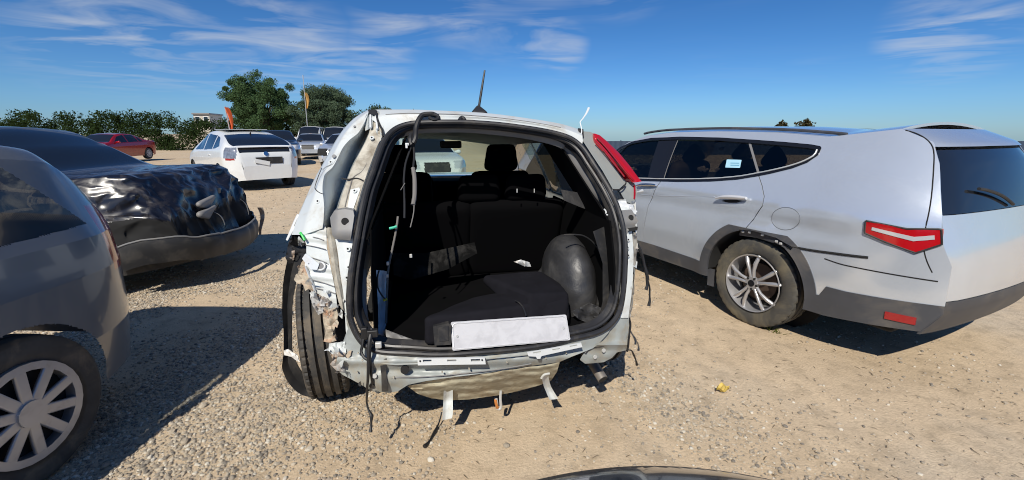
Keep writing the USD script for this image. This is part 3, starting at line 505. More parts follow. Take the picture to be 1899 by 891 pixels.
# ---- rubber seal round the opening
seal_px = [(688, 646), (672, 634), (657, 610), (649, 582), (648, 555), (650, 520), (657, 470), (664, 430), (672, 388), (681, 350), (691, 322), (702, 290), (712, 264), (724, 247), (740, 236), (764, 229.5), (800, 227), (850, 227), (908, 230), (973, 237.5), (1022, 246), (1055, 256), (1078, 273), (1098, 302), (1116, 330), (1134, 362), (1147, 392), (1155, 425), (1159, 465), (1158, 505), (1154, 548), (1147, 578), (1136, 596), (1112, 614), (1059, 628), (972, 645), (884, 653), (811, 657), (753, 654), (712, 652), (688, 646)]
sp = R_(resample(seal_px, 260), 0.0)
obj('door_seal', [tube(sp + [0, -0.006, 0], 0.0145, 10, n=260, smooth=False)], M['rubber'], car)
ctr = np.array([0.05, 0, 1.05]); inn = sp.copy(); inn[:, [0, 2]] = ctr[[0, 2]] + (sp[:, [0, 2]] - ctr[[0, 2]]) * 0.965; inn[:, 1] += .016
obj('seal_lip', [tube(inn, 0.012, 8, n=260, smooth=False)], M['rubber'], car)
inn2 = sp.copy(); inn2[:, [0, 2]] = ctr[[0, 2]] + (sp[:, [0, 2]] - ctr[[0, 2]]) * 0.93; inn2[:, 1] += .05
obj('opening_return', sheet(np.array([inn, inn2]), d=(0, .01, 0)), M['rubber'], car)
# sill plate
obj('sill_plate', patch(R_, [(690, 632), (760, 641), (785, 645), (785, 650), (755, 650), (700, 646)], 0.04, cell=6, bump=tm(.04, .08, 3)), M['white_paint'], car)
obj('sill_plate', patch(R_, [(1040, 615), (1102, 602), (1108, 608), (1052, 622)], 0.05, cell=6), M['white_paint'], car)

# ---- right pillar, lamp and corner
gp = [(1081, 262), (1077, 258), (1084, 244), (1095, 245), (1106, 251), (1104, 268), (1121, 286), (1140, 311), (1158, 336), (1160, 340), (1147, 352), (1137, 352), (1118, 318), (1098, 288)]
obj('lamp_housing', patch(R_, gp, 0.03, cell=5, thick=.03, bump=lambda V: 0.0 * V[:, 0]), M['lamp_body'], car)
obj('housing_rib', tube(R_([(1137, 352), (1149, 352), (1161, 339)], 0.02), .004), M['black_plastic'], car)
red = [(1103, 248), (1112, 251), (1124, 261), (1148, 284), (1168, 308), (1184, 330), (1190, 337), (1176, 339), (1162, 337), (1158, 334), (1138, 308), (1121, 284), (1101, 268)]
tl = obj('tail_lamp', patch(R_, red, 0.0, cell=4, thick=.05, bump=lambda V: 0.022 * ((((V[:, 0] - 1100) - (V[:, 1] - 250) * 0.95) - 4) / 14) ** 2), M['red_lens'], car)
obj('lens_ridge', tube(R_([(1108, 256), (1122, 271), (1142, 295), (1160, 318), (1176, 336)], -0.012), .006), M['red_deep'], tl)
obj('lens_ridge', tube(R_([(1104, 262), (1118, 277), (1138, 302), (1158, 328)], -0.010), .004), M['red_deep'], tl)
obj('lamp_tail', patch(R_, [(1160, 338), (1176, 340), (1181, 350), (1180, 368), (1174, 380), (1160, 374), (1150, 356)], 0.05, cell=5, thick=.03, bump=tm(.02, .1, 4)), M['lamp_body'], car)
obj('lamp_tail_lens', tube(R_([(1176, 345), (1177, 356), (1176, 370)], .045), .006), M['red_deep'], car)
obj('lamp_pin', tube(R_([(1178, 357), (1184, 356), (1191, 354)], .06), [.004, .004, .010]), M['steel'], car)
obj('crushed_bracket', patch(R_, [(1146, 373), (1160, 370), (1163, 378), (1174, 380), (1176, 388), (1182, 392), (1178, 398), (1166, 388), (1153, 391)], .02, cell=3, thick=.006, bump=tm(.05, .12, 9)), M['white_clean'], car)
obj('grey_vent', patch(R_, [(1154, 392), (1172, 390), (1178, 400), (1184, 410), (1178, 418), (1184, 424), (1166, 430), (1162, 436), (1156, 420)], -.01, cell=4, thick=.05, bump=lambda V: .02 * np.clip((V[:, 1] - 412) / 12, 0, 1)), M['grey_plastic'], car, label='grey plastic lamp bracket on the right pillar')
obj('bracket_eye', disc(R_([(1170, 404)], -.012)[0], [0, -1, .25], .015, .006), M['dark'], car)
obj('vent_slot', patch(R_, [(1165, 424), (1183, 421), (1182, 427), (1167, 430)], -.014, cell=5), M['dark'], car)
rf1 = [(1158, 384), (1162, 430), (1166, 470), (1165, 510), (1160, 555), (1152, 590)]; rf2 = [(1168, 384), (1172, 430), (1175, 470), (1174, 510), (1170, 555), (1165, 590)]
obj('seal_flange', loft(R_, [[(1147, 384), (1156, 430), (1160, 470), (1159, 510), (1155, 555), (1146, 585)], rf1, rf2], [(.02,), (.012,), (.01,)], n=50, m=4, bump=crumple(.004, 14, 3)), M['white_paint'], car)
obj('torn_edge_strip', loft(R_, [[(1173, 430), (1176, 470), (1175, 510), (1171, 555), (1165, 590), (1162, 640)], [(1180, 432), (1182, 452), (1181, 480), (1177, 510), (1174, 560), (1168, 600)]], [(.02,), (.07,)], n=50, m=6, bump=crumple(.02, 22, 5)), M['pillar_dirty'], car)
for px in [(1164, 445), (1164, 474), (1163, 460)]: stud(px, .006, .0105)
obj('loop_edge', tube(R_([(1166, 590), (1169, 604), (1167, 618), (1165, 640), (1163, 652)], .03), .006), M['wire'], car)
obj('lamp_tip_wire', tube(R_([(1077, 252), (1078, 236), (1076, 228), (1081, 220), (1087, 211), (1092, 200)], .02), [.004, .003, .003, .004, .006, .007], flat=.4), M['white_clean'], car)
obj('hinge_cap', patch(R_, [(1074, 238), (1082, 240), (1083, 254), (1078, 262), (1073, 254)], .02, cell=4, thick=.02), M['black_plastic'], car)
b = R_(resample([(1090, 246), (1120, 270), (1150, 300), (1176, 345), (1180, 400), (1181, 440), (1177, 510), (1172, 560), (1164, 640)], 40), 0.07)
obj('side_panel', sheet(np.array([b + np.array([0.03 * (1 - math.exp(-s * 8)), s, 0]) for s in np.linspace(0, .34, 6)]), d=(-.01, 0, 0)), M['white_paint'], car)

# ---- body shell forward of the rear pillars (both sides, bonnet, doors): local metres
def body_side(sx):
    out = sg.Polygon([(0.42, 0.62), (0.50, 1.0), (0.80, 1.66), (1.1, 1.70), (2.6, 1.70), (3.05, 1.55), (3.55, 1.12), (3.62, 1.10), (4.25, 0.98), (4.40, 0.86), (4.42, 0.45), (4.25, 0.30), (1.25, 0.27), (0.6, 0.33)])
    if sx > 0: out = out.intersection(sg.box(0, 0, 5, 1.575))
    for cy in (0.80, 3.42): out = out.difference(sg.Point(cy, 0.35).buffer(0.40))
    wins = [sg.Polygon([(0.78, 1.10), (1.02, 1.08), (1.10, 1.55), (1.0, 1.55)]).buffer(-.0), sg.Polygon([(1.16, 1.07), (2.05, 1.04), (2.05, 1.57), (1.24, 1.57)]), sg.Polygon([(2.13, 1.04), (3.38, 1.06), (2.95, 1.42), (2.70, 1.57), (2.13, 1.58)])]
    def xw(Y, Z):
        w = 0.90 - 0.30 * np.clip((Z - 1.02) / .62, 0, 1) ** 1.15 - 0.04 * np.clip((0.5 - Z) / .25, 0, 1) - 0.10 * np.clip((0.9 - Y) / .5, 0, 1) ** 2 - 0.16 * np.clip((Y - 3.5) / .9, 0, 1) ** 2
        return sx * w
    return out, wins, xw
for sx in (-1, 1):
    out, wins, xw = body_side(sx); full = out
    for w in wins: full = full.difference(w)
    if sx < 0: full = full.difference(sg.box(0, 0, 1.22, 0.98)).difference(sg.box(0, 0, .72, 2))
    else: full = full.difference(sg.box(0, 0, .55, 2))
    V, Fc = clip_grid(full, 0.08); obj('body_side', solidify(np.c_[xw(V[:, 0], V[:, 1]), V[:, 0], V[:, 1]], Fc, np.array([-sx * .012, 0, 0])), M['white_paint'], car)
    for k, w in enumerate(wins):
        V, Fc = clip_grid(w, 0.08); obj('side_window', (np.c_[xw(V[:, 0], V[:, 1]) - sx * .006, V[:, 0], V[:, 1]], Fc), M['window_dark' if k < 2 else 'window_mid'], car, smooth=True)
bx = np.linspace(-.66, .66, 15)
def crossbar(y, z, w): return np.array([[x * w, y - .10 * (x) ** 2, z - .03 * x * x] for x in bx])
obj('bonnet', sheet(np.array([crossbar(3.40, 1.08, 1.2), crossbar(3.75, 1.09, 1.2), crossbar(4.1, 1.04, 1.15), crossbar(4.36, .93, 1.1), crossbar(4.42, .8, 1.05), crossbar(4.44, .45, 1.05)]), d=(0, 0, -.01)), M['white_paint'], car)
obj('windscreen', sheet(np.array([crossbar(3.38, 1.10, 1.02), crossbar(3.1, 1.33, .96), crossbar(2.72, 1.57, .88)]), d=(0, .004, .002)), M['screen_glass'], car)
# ---- interior
I = lambda *a, **k: rbox(*a, **k)
obj('cargo_floor', I(1.12, 2.6, .05, c=(0, 1.36, .55)), M['black_trim'], car)
obj('dashboard', I(1.35, .45, .42, r=.06, c=(0, 3.12, .86)), M['black_trim'], car)
obj('steering_wheel', moved(trimesh.creation.torus(.18, .016), (-.36, 2.75, 1.0), rx=math.radians(65)), M['black_trim'], car)
obj('mirror', I(.22, .03, .07, r=.012, c=(0, 2.72, 1.46)), M['black_plastic'], car)
for x in (-.50, .37):
    s = obj('front_seat', soft(hull_balls([(x - .2, 2.1, .7), (x + .2, 2.1, .7), (x - .2, 1.95, 1.18), (x + .2, 1.95, 1.18)], .07), .05, 4), M['dark_fabric'], car)
    obj('headrest', soft(hull_balls([(x - .10, 1.92, 1.30), (x + .10, 1.92, 1.30), (x - .08, 1.90, 1.43), (x + .08, 1.90, 1.43)], .05), .04, 4), M['dark_fabric'], s)
bench = obj('rear_bench', [soft(hull_balls([(x - .28, 1.15, .62), (x + .28, 1.15, .62), (x - .28, .98, 1.08), (x + .28, .98, 1.08)], .06), .06, 3) for x in (-.34, .30)], M['dark_fabric'], car)
for x in (.36, .04): obj('headrest', soft(hull_balls([(x - .10, .97, 1.17), (x + .10, .97, 1.17), (x - .09, .96, 1.26), (x + .09, .96, 1.26)], .045), .04, 4), M['dark_fabric'], bench)
for px in [(959, 354), (991, 354)]: obj('bench_hook', tube(np.array([R_([px], .62)[0] + [0, 0, .012], R_([px], .62)[0] - [0, 0, .012]]), .004), M['steel'], car)
# inner cargo walls
wl_ = np.array([[[-.60 + .02 * (z - .5), y, z] for y in np.linspace(.12 + .35 * max(0, z - .9), 1.2, 10)] for z in np.linspace(.55, 1.12, 8)])
obj('cargo_wall', sheet(wl_, d=(.01, 0, 0)), M['black_trim'], car, smooth=True)
obj('cargo_wall', sheet(wl_ * [-1, 1, 1] + [0.05, 0, 0], d=(-.01, 0, 0)), M['black_trim'], car)
for sx, o in ((-1, 0), (1, .04)): obj('inner_pillar', sheet(np.array([[[sx * (.60 - .22 * max(0, (z - 1.1) / .5)) + o, y, z] for y in np.linspace(.20 + .9 * max(0, z - 1.1), .55 + .9 * max(0, z - 1.1), 6)] for z in np.linspace(1.08, 1.62, 8)]), d=(sx * .01, 0, 0)), M['black_trim'], car)
# header trim, right pillar trim, centre pillar trim
obj('header_trim', loft(R_, [[(742, 244), (790, 237), (850, 237), (910, 240), (975, 247), (1025, 255), (1050, 264)], [(740, 256), (790, 247), (850, 246), (910, 250), (975, 258), (1020, 268), (1045, 276)]], [(.05,), (.10,)], n=40, m=4), M['grey_trim'], car)
obj('pillar_trim', loft(R_, [[(1040, 260), (1062, 272), (1084, 302), (1104, 334), (1122, 362), (1134, 384), (1142, 406)], [(1022, 268), (1048, 282), (1068, 312), (1088, 342), (1104, 366), (1116, 382), (1126, 402)]], [(.06,), (.14,)], n=40, m=5), M['grey_trim'], car)
obj('trim_hook', tube(R_([(1120, 388), (1124, 394), (1122, 398), (1127, 399)], .05), .004), M['white_clean'], car)
obj('centre_trim', patch(R_, [(1024, 296), (1054, 300), (1078, 352), (1062, 362), (1042, 352)], .85, cell=6), M['grey_trim'], car)
obj('belt_trim', patch(R_, [(1040, 352), (1088, 360), (1122, 378), (1130, 404), (1075, 384), (1046, 372)], .34, cell=6), M['arch_trim'], car)
wa = m3.Manifold.sphere(1, 48).scale((.15, .30, .33)).translate((.51, .50, .66)) + hull_balls([(.36, .42, .62), (.36, .62, .66), (.55, .40, .70), (.60, .70, .86), (.62, .35, .60)], .05, 16)
obj('wheel_arch_trim', soft(wa.trim_by_plane((0, 0, 1), .50), .022, 5, amp=.014, freq=7, seed=5), M['arch_trim'], car)
obj('arch_trim_seam', tube(R_([(1046, 436), (1075, 436), (1102, 452), (1118, 486), (1122, 530)], .17), .004), M['black_plastic'], car)
obj('right_wall_trim', patch(R_, [(1100, 430), (1146, 410), (1150, 470), (1150, 540), (1138, 585), (1108, 605), (1118, 560), (1118, 490)], .09, cell=7), M['black_plastic'], car)
obj('clear_sheet', patch(R_, [(1060, 578), (1094, 562), (1116, 572), (1108, 588), (1092, 600), (1072, 592)], .12, cell=4, bump=tm(.06, .1, 2)), M['arch_trim'], car)
# left inner metal
obj('inner_metal', loft(R_, [[(692, 500), (690, 560), (700, 620), (706, 640)], [(718, 505), (716, 560), (716, 620), (722, 640)]], [(.16,), (.30,)], n=40, m=6, bump=crumple(.02, 14, 2)), M['blue_metal'], car)
obj('inner_metal', loft(R_, [[(664, 500), (662, 545), (668, 590), (676, 616)], [(680, 500), (680, 560), (684, 600), (686, 620)]], [(.05,), (.14,)], n=30, m=4, bump=crumple(.02, 20, 7)), M['white_paint'], car)
obj('trim_edge', tube(R_([(738, 402), (734, 430), (728, 460), (720, 500), (717, 560), (716, 600)], .25), .006), M['sleeve'], car)
obj('teal_fastener', tube(R_([(722, 424), (731, 422), (736, 420)], .22), .007), M['teal_clip'], car)
obj('yellow_fastener', tube(R_([(711, 557), (717, 555)], .2), .007), M['yellow_clip'], car)
for px in [(719, 489), (762, 475), (718, 512)]: obj('fastener', I(.014, .01, .02, r=.003, c=R_([px], .22)[0]), M['steel'], car)
obj('trim_wire', tube(R_([(703, 502), (700, 530), (708, 548), (716, 556)], .14), .004), M['wire'], car)
obj('cargo_flap', patch(R_, [(715, 612), (750, 625), (770, 632), (768, 642), (735, 636), (716, 626)], .10, cell=5, bump=tm(.05, .09, 6)), M['grey_trim'], car)
obj('trunk_mat', patch(R_, [(728, 470), (790, 470), (880, 450), (885, 470), (830, 500), (760, 520), (730, 510)], .75, cell=9, bump=tm(.05, .04, 6)), M['dusty_black'], car)
obj('latch_part', patch(R_, [(953, 486), (966, 482), (982, 487), (985, 495), (972, 494)], .45, cell=3, bump=tm(.06, .15, 6)), M['steel'], car)

# ---- wiring
def wire(name, px, off, r=.004, m='wire', parent=car, surf=R_): return obj(name, tube(surf(px, off), r), M[m], parent)
h = wire('wiring_harness', [(812, 217), (800, 212), (786, 213), (776, 224), (771, 240), (770, 256), (766, 266)], [-.012, -.03, -.03, -.025, -.01, .0, .01], .0135)
wire('harness_loop', [(800, 213), (808, 214), (814, 219), (806, 222), (796, 218)], -.03, .009, parent=h)
wire('harness_boot', [(764, 250), (762, 262), (764, 270)], .02, [.014, .018, .012], parent=h)
wire('hanging_wire', [(766, 266), (758, 285), (751, 310), (749, 340), (750, 370), (750, 405)], .04, .0055)
wire('hanging_wire', [(767, 268), (768, 285), (766, 312)], .04, .006)
wire('wire_sleeve', [(766, 312), (769, 335), (769, 360), (766, 380)], .04, .011, 'sleeve')
wire('wire_tail', [(768, 380), (767, 395), (764, 410), (761, 422)], .04, .003, 'sleeve')
wire('wire_tail', [(751, 340), (746, 348), (743, 353)], .03, .002, 'sleeve')
obj('white_connector', [rbox(.02, .012, .014, .003, c=R_([(755, 268)], .01)[0]), rbox(.012, .012, .024, .003, c=R_([(754, 271)], .0)[0])], M['white_clean'], car)
wire('left_loom', [(690, 610), (686, 630), (684, 655), (683, 690), (681, 720), (680, 745)], [-.02, -.05, -.06, -.06, -.03, 0.0], [.010, .009, .008, .006, .006, .005])
wire('left_loom', [(676, 612), (672, 640), (670, 652), (676, 664), (684, 668)], [-.01, -.035, -.04, -.05, -.055], .007)
wire('left_loom', [(688, 625), (686, 660), (688, 690), (691, 712)], [-.03, -.04, -.04, -.02], .006)
wire('loom_lead', [(680, 745), (684, 762), (689, 772), (688, 790), (687, 802)], [0, -.02, -.03, -.04, -.05], [.0045, .0045, .009, .0045, .009])
obj('loom_connector', [rbox(.05, .03, .035, .006, c=R_([(691, 618)], -.03)[0]), rbox(.03, .03, .06, .006, c=R_([(676, 618)], -.02)[0])], M['black_plastic'], car)
obj('loom_connector', [rbox(.03, .02, .03, .005, c=R_([(702, 640)], -.02)[0])], M['steel'], car)
wire('right_lead', [(1180, 450), (1186, 462), (1192, 478), (1196, 495), (1200, 512), (1201, 520)], .08, [.006, .010, .008, .006, .010, .010])
wire('right_lead', [(1201, 520), (1205, 540), (1205, 555), (1203, 568)], .08, [.005, .005, .005, .010])
wire('right_lead', [(1200, 515), (1200, 528), (1198, 538)], .075, [.009, .006, .010])
wire('right_loop', [(1164, 590), (1169, 606), (1166, 622), (1162, 640)], .05, .005)
wire('lower_lead', [(1161, 650), (1170, 650), (1175, 658), (1179, 668), (1181, 677)], .05, [.004, .004, .006, .004, .008])
obj('tail_wire_left', tube(np.array([R_.local(gnd(*p) + [0, 0, q]) for p, q in [((820, 782), .06), ((812, 796), .02), ((802, 812), .012), ((795, 824), .01), ((787, 832), .012)]]), [.004, .004, .008, .005, .011]), M['wire'], car)
# antenna on the roof
ap = R_([(887, 206)], 0.45)[0]; at_ = Surf(WO, WYAW, lambda X, Z: np.full_like(X, ap[1]))
an = obj('antenna_base', soft(hull_balls([ap + [-.035, -.05, -.02], ap + [.035, -.05, -.02], ap + [0, .05, -.01], ap + [0, 0, .02]], [.02, .02, .01, .016]), .015, 3), M['black_plastic'], car)
obj('antenna_mast', tube(np.array([at_([(888, 200)])[0], at_([(893, 168)], .01)[0], at_([(899, 131)], .03)[0]]), [.0085, .008, .0055]), M['wire'], an)
obj('washer_stub', tube(R_([(852, 224), (857, 219), (862, 224)], -.01), .011), M['black_plastic'], car)

# ---- left rear wheel, fender liner, other wheels, exhaust, underbody
def tyre_mesh(r=.362, w=.235, rim=.215, grooves=(-.072, -.026, .026, .072), gw=.0085, seg=96, blocks=True):
    prof = [(rim, -w * .40), (rim + .02, -w * .47), (r - .075, -w * .50), (r - .03, -w * .485), (r - .010, -w * .45)]
    xs_ = [-w * .42]
    for g in grooves: xs_ += [g - gw - .001, g - gw + .001, g + gw - .001, g + gw + .001]
    for k, x in enumerate([-w * .42] + [v for g in grooves for v in (g - gw - .001, g - gw + .001, g + gw - .001, g + gw + .001)] + [w * .42]):
        deep = k % 4 in (2, 3) and 0 < k < 4 * len(grooves) + 1
        prof.append((r - (.020 if deep else 0) - .03 * (abs(x) / w) ** 2.2, x))
    prof += [(r - .010, w * .45), (r - .03, w * .485), (r - .075, w * .50), (rim + .02, w * .47), (rim, w * .40)]
    p = np.array(prof); N = len(p); a_ = np.linspace(0, 2 * np.pi, seg * 2, endpoint=False)
    G = np.array([[[x, q * math.cos(t), q * math.sin(t)] for q, x in p] for t in a_])
    if blocks:  # sipes cut into the shoulder blocks
        rad = np.hypot(G[..., 1], G[..., 2]); cut = (np.arange(seg * 2) % 4 == 0)[:, None] & (np.abs(p[:, 1]) > w * .30)[None] & (p[:, 0] > r - .03)[None]
        s = np.where(cut, (rad - .007) / rad, 1)[..., None]; G[..., 1:] *= s
    i = np.arange(seg * 2 * N).reshape(seg * 2, N); j = np.roll(i, -1, 0)
    f = np.vstack([np.stack([i[:, :-1], j[:, :-1], j[:, 1:]], -1).reshape(-1, 3), np.stack([i[:, :-1], j[:, 1:], i[:, 1:]], -1).reshape(-1, 3)])
    return trimesh.Trimesh(G.reshape(-1, 3), f[:, ::-1], process=False)
lw = R_.local(gnd(600, 736)); lwheel_c = lw + np.array([0.02, .10, .358])
T = tyre_mesh(w=.228)
wz = math.radians(9); wt = moved(T, lwheel_c, rz=wz, ry=math.radians(-2))
w_ = obj('rear_wheel', wt, M['tyre'], car, smooth=25); obj('wheel_disc', moved(moved(trimesh.creation.cylinder(.215, .17, sections=40), ry=math.pi / 2), lwheel_c, rz=wz), M['exhaust'], w_)
for c_ in [(.80, .80, .36), (-.80, 3.42, .36), (.80, 3.42, .36)]:
    q = obj('rear_wheel' if c_[1] < 1 else 'front_wheel', moved(tyre_mesh(blocks=False, seg=48), c_), M['tyre'], car, smooth=25)
    obj('wheel_disc', moved(moved(trimesh.creation.cylinder(.215, .17, sections=32), ry=math.pi / 2), c_), M['alloy'], q)
Lf = Surf(WO, WYAW, lambda X, Z: np.full_like(X, lw[1] - .03) + .25 * np.clip(Z - .25, 0, 1))
o1 = [(534, 480), (528, 505), (524, 540), (523, 580), (526, 620), (526, 650), (523, 680), (530, 702), (545, 722), (565, 735), (592, 738)]
o2 = [(560, 484), (553, 505), (548, 530), (543, 560), (541, 600), (541, 640), (545, 660), (553, 680), (565, 698), (577, 712), (598, 714)]
obj('arch_liner', loft(Lf, [o1, [((a_ + c_) / 2, (b_ + d_) / 2) for (a_, b_), (c_, d_) in zip(o1, o2)], o2], [(0.0,), (.035,), (0.0,)], n=70, m=5, thick=.006, bump=crumple(.006, 10, 3)), M['black_plastic'], car, label='black plastic wheel arch liner hanging loose to the ground')
obj('liner_tear', patch(Lf, [(526, 651), (534, 648), (545, 655), (552, 660), (556, 672), (548, 668), (540, 662), (527, 659)], -.012, cell=3, bump=tm(.04, .2, 2)), M['tape'], car)
ex = R_.local([.52, 2.30, .30])
e0, e1 = Surf(WO, WYAW, lambda X, Z: np.full_like(X, .28))([(1098, 672)])[0], Surf(WO, WYAW, lambda X, Z: np.full_like(X, .18))([(1118, 704)])[0]
dd = (e1 - e0) / np.linalg.norm(e1 - e0); ep = obj('exhaust_pipe', tube(np.array([e0 - dd * .15 + [0, .25, .02], e0, e1]), .030, 18, n=20, smooth=False), M['exhaust'], car); obj('pipe_bore', disc(e1 + dd * .002, dd, .026, .003, 18), M['dark'], ep)
obj('muffler', soft(hull_balls([(.05, .55, .30), (.60, .55, .30), (.05, .70, .30), (.60, .70, .30)], .09), .05, 3), M['exhaust'], car)
obj('axle', [I(1.3, .10, .12, r=.03, c=(0, .85, .34)), I(1.5, 2.6, .10, r=.03, c=(0, 2.3, .36))], M['dark'], car)

# ---- things lying in the load area
cush = thing('seat_cushion', 'black fabric seat cushion lying in the open load area', 'seat cushion', (*WO, 0), WYAW)
fl = lambda px, off: R_([px], off)[0]
k1 = [fl((797, 638), .03), fl((797, 596), .03), fl((1040, 604), .05), fl((1046, 562), .07), fl((880, 560), .30), fl((1010, 535), .30), fl((850, 572), .22)]
kk = [np.array([q[0], q[1], max(q[2], .61)]) for q in k1]
body = hull_balls(kk, .024)
obj('cushion', soft(body, .022, 6, amp=.004, freq=14), M['black_fabric'], cush)
k2 = [fl((985, 592), .06), fl((985, 552), .08), fl((1046, 588), .07), fl((1044, 550), .09), fl((1030, 530), .30), fl((905, 520), .42), fl((1000, 512), .42), fl((960, 540), .24)]
obj('backrest', soft(hull_balls([np.array([q[0], q[1], max(q[2], .62)]) for q in k2], .028), .022, 6, amp=.004, freq=14, seed=4), M['black_fabric'], cush)
obj('strap', tube(np.array([fl((955, 560), .10), fl((968, 570), .06), fl((975, 588), .04)]) + [0, -.01, .01], .008, flat=.4), M['rubber'], cush)
obj('latch_housing', patch(R_, [(803, 606), (832, 600), (838, 606), (836, 640), (806, 641)], -.012, cell=6, thick=.04), M['black_plastic'], cush)
obj('latch_face', patch(R_, [(812, 609), (832, 605), (832, 632), (814, 634)], -.016, cell=6, thick=.004), M['rubber'], cush)
# number plate leaning on the cushion
pl = thing('number_plate', 'long white number plate leaning on the sill of the open load area', 'number plate', (*WO, 0), WYAW)
q = [fl((839, 651), -.03), fl((1058, 631), -.03), fl((1050, 584), 0.01), fl((836, 598), 0.01)]
def quad(u, v, dy): return (q[0] * (1 - u) * (1 - v) + q[1] * u * (1 - v) + q[2] * u * v + q[3] * (1 - u) * v) + np.array([0, dy, 0])
def rrect(u0, v0, u1, v1, dy, th, r=.06):
    g = sg.box(u0 * 4.7, v0, u1 * 4.7, v1).buffer(-r).buffer(r); V, Fc = clip_grid(g, .25); P_ = np.array([quad(a_ / 4.7, b_, dy) for a_, b_ in V]); return solidify(P_, Fc, np.array([0, th, 0]))
obj('plate_sheet', rrect(0, 0, 1, 1, 0, .003), M['plate'], pl)
obj('plate_rim', tube(np.array([quad(u, v, -.002) for u, v in [(.012, .12), (.012, .88), (.03, .95), (.97, .95), (.988, .88), (.988, .12), (.97, .05), (.03, .05), (.012, .12)]]), .0022, n=120, smooth=False), M['plate_rim'], pl)
for u in (.045, .955): obj('plate_bolt', disc(quad(u, .5, -.003), [0, -1, .2], .006, .005, 14), M['steel'], pl)

# ================================================================ silver estate SUV on the right (its left side faces the camera)
SO = np.array([1.985, 3.40, 0.0]); VPX = 547.0
sd = rays([(VPX, HORIZON)])[0]; SYAW = math.atan2(-sd[1], -sd[0])            # local +X runs to the rear
def sdepth(X, Z):
    t = 0.012 + 0.36 * np.clip((Z - 1.02) / .66, 0, 1.1) ** 1.25 + 0.035 * np.clip((0.62 - Z) / .4, 0, 1) ** 1.3
    t = t + 0.012 * np.exp(-((Z - 0.90) / .05) ** 2) * np.clip((0.9 - X) / .5, 0, 1)
    t = t + 0.22 * np.clip((X - 0.30) / .85, 0, 1.2) ** 2.6 + 0.25 * np.clip((-2.75 - X) / .9, 0, 1.2) ** 2.4
    r = np.hypot(X + .13, Z - .37); return t - 0.022 * np.exp(-((r - .44) / .07) ** 2)
S_ = Surf(SO, SYAW, sdepth)
X0 = float(S_([(1393, 537)])[0, 0])          # rear axle along the body
suv = thing('parked_suv', 'silver five-door car with black roof rail and grey wheel-arch cladding beside the wrecked car', 'car', (*SO[:2], 0), SYAW)
def sxz(px): return [tuple(p) for p in S_(px)[:, [0, 2]]]
def skin(poly, cell=.05, off=0.0, thick=.006):
    V, Fc = clip_grid(poly, cell); return solidify(np.c_[V[:, 0], sdepth(V[:, 0], V[:, 1]) + off, V[:, 1]], Fc, np.array([0, thick, 0]))
def sline(px, r, off=0.0, n=None): return tube(S_(px, off), r, n=n)
# outline in metres (x rearward from rear axle, z up)
roof_px = [(1140, 280), (1165, 265), (1200, 252), (1245, 246), (1330, 244), (1440, 246), (1540, 254)]
roofl = sxz(roof_px)
tailx = [(0.62, 1.60), (0.80, 1.52), (0.88, 1.38), (0.98, 1.10), (1.02, 0.92), (1.07, .80), (1.08, 0.50), (1.0, 0.36)]
front = [(-3.60, .36), (-3.62, .70), (-3.55, .92), (-3.3, 1.02), (-2.55, 1.10), (-2.35, 1.14)]
rl = [p for p in roofl if p[0] < .55]
outline = sg.Polygon(front + [(-1.95, 1.38)] + rl + tailx + [(.5, .30), (-2.4, .30)]).buffer(0)
top_of = lambda x: np.interp(x, [p[0] for p in front[3:] + [(-1.95, 1.38)] + rl + tailx[:3]], [p[1] for p in front[3:] + [(-1.95, 1.38)] + rl + tailx[:3]])
arch = sg.Point(X0, .37).buffer(.440, 48); archF = sg.Point(X0 - 2.70, .37).buffer(.440, 48)
win_px = [(1090, 330), (1120, 300), (1150, 277), (1172, 267), (1205, 261), (1260, 259), (1330, 261), (1400, 266), (1450, 270), (1500, 275), (1515, 278), (1512, 285), (1496, 296), (1470, 306), (1430, 316), (1405, 321), (1370, 327), (1320, 331), (1260, 332), (1190, 331), (1140, 329)]
win = sg.Polygon(sxz(win_px)).buffer(0)
clad_low = sg.box(-3.7, .25, 1.2, 3).intersection(sg.Polygon([(-3.7, .2), (1.2, .2), (1.2, .56), (.62, .52), (.50, .52), (.46, .44), (-.5, .42), (-1.2, .435), (-2.2, .42), (-3.7, .50)]))
clad_arch = sg.Point(X0, .37).buffer(.515, 48).union(sg.Point(X0 - 2.70, .37).buffer(.515, 48))
# cut lines of the doors
cutA = sxz([(1405, 321), (1413, 345), (1417, 365), (1414, 382), (1402, 400), (1386, 420), (1381, 428)])
cutB = sxz([(1229, 332), (1216, 350), (1203, 380), (1194, 420), (1190, 470), (1192, 510)])
cutC = [(cutB[0][0] - .98, 1.05), (cutB[0][0] - 1.0, .8), (cutB[0][0] - .95, .34)]
gap = unary_union([sg.LineString(c).buffer(.0035) for c in (cutA, cutB, cutC)])
paint = outline.difference(arch).difference(archF).difference(win.buffer(.028)).difference(clad_low).difference(clad_arch.intersection(sg.box(-4, 0, 2, .82)))
fuel = sg.Polygon(sxz([(1457 + 26 * math.cos(t), 406 + 20.5 * math.sin(t)) for t in np.linspace(0, 2 * math.pi, 40, endpoint=False)]))
arch_lip = sg.Polygon(sxz([(1372, 426), (1400, 429), (1440, 441), (1472, 459), (1466, 466), (1440, 452), (1400, 440), (1370, 436)]))
panels = paint.difference(gap).difference(fuel.buffer(.0035)).difference(arch_lip)
names = {}
for g in getattr(panels, 'geoms', [panels]):
    c = g.representative_point(); nm = 'quarter_panel' if c.x > cutA[3][0] else ('rear_door' if c.x > cutB[2][0] else ('front_door' if c.x > cutC[0][0] else 'front_wing'))
    if g.area < .004: continue
    obj(nm, skin(g, .045), M['silver_paint'], suv, smooth=40)
obj('fuel_flap', skin(fuel, .03, off=-.001), M['silver_paint'], suv)
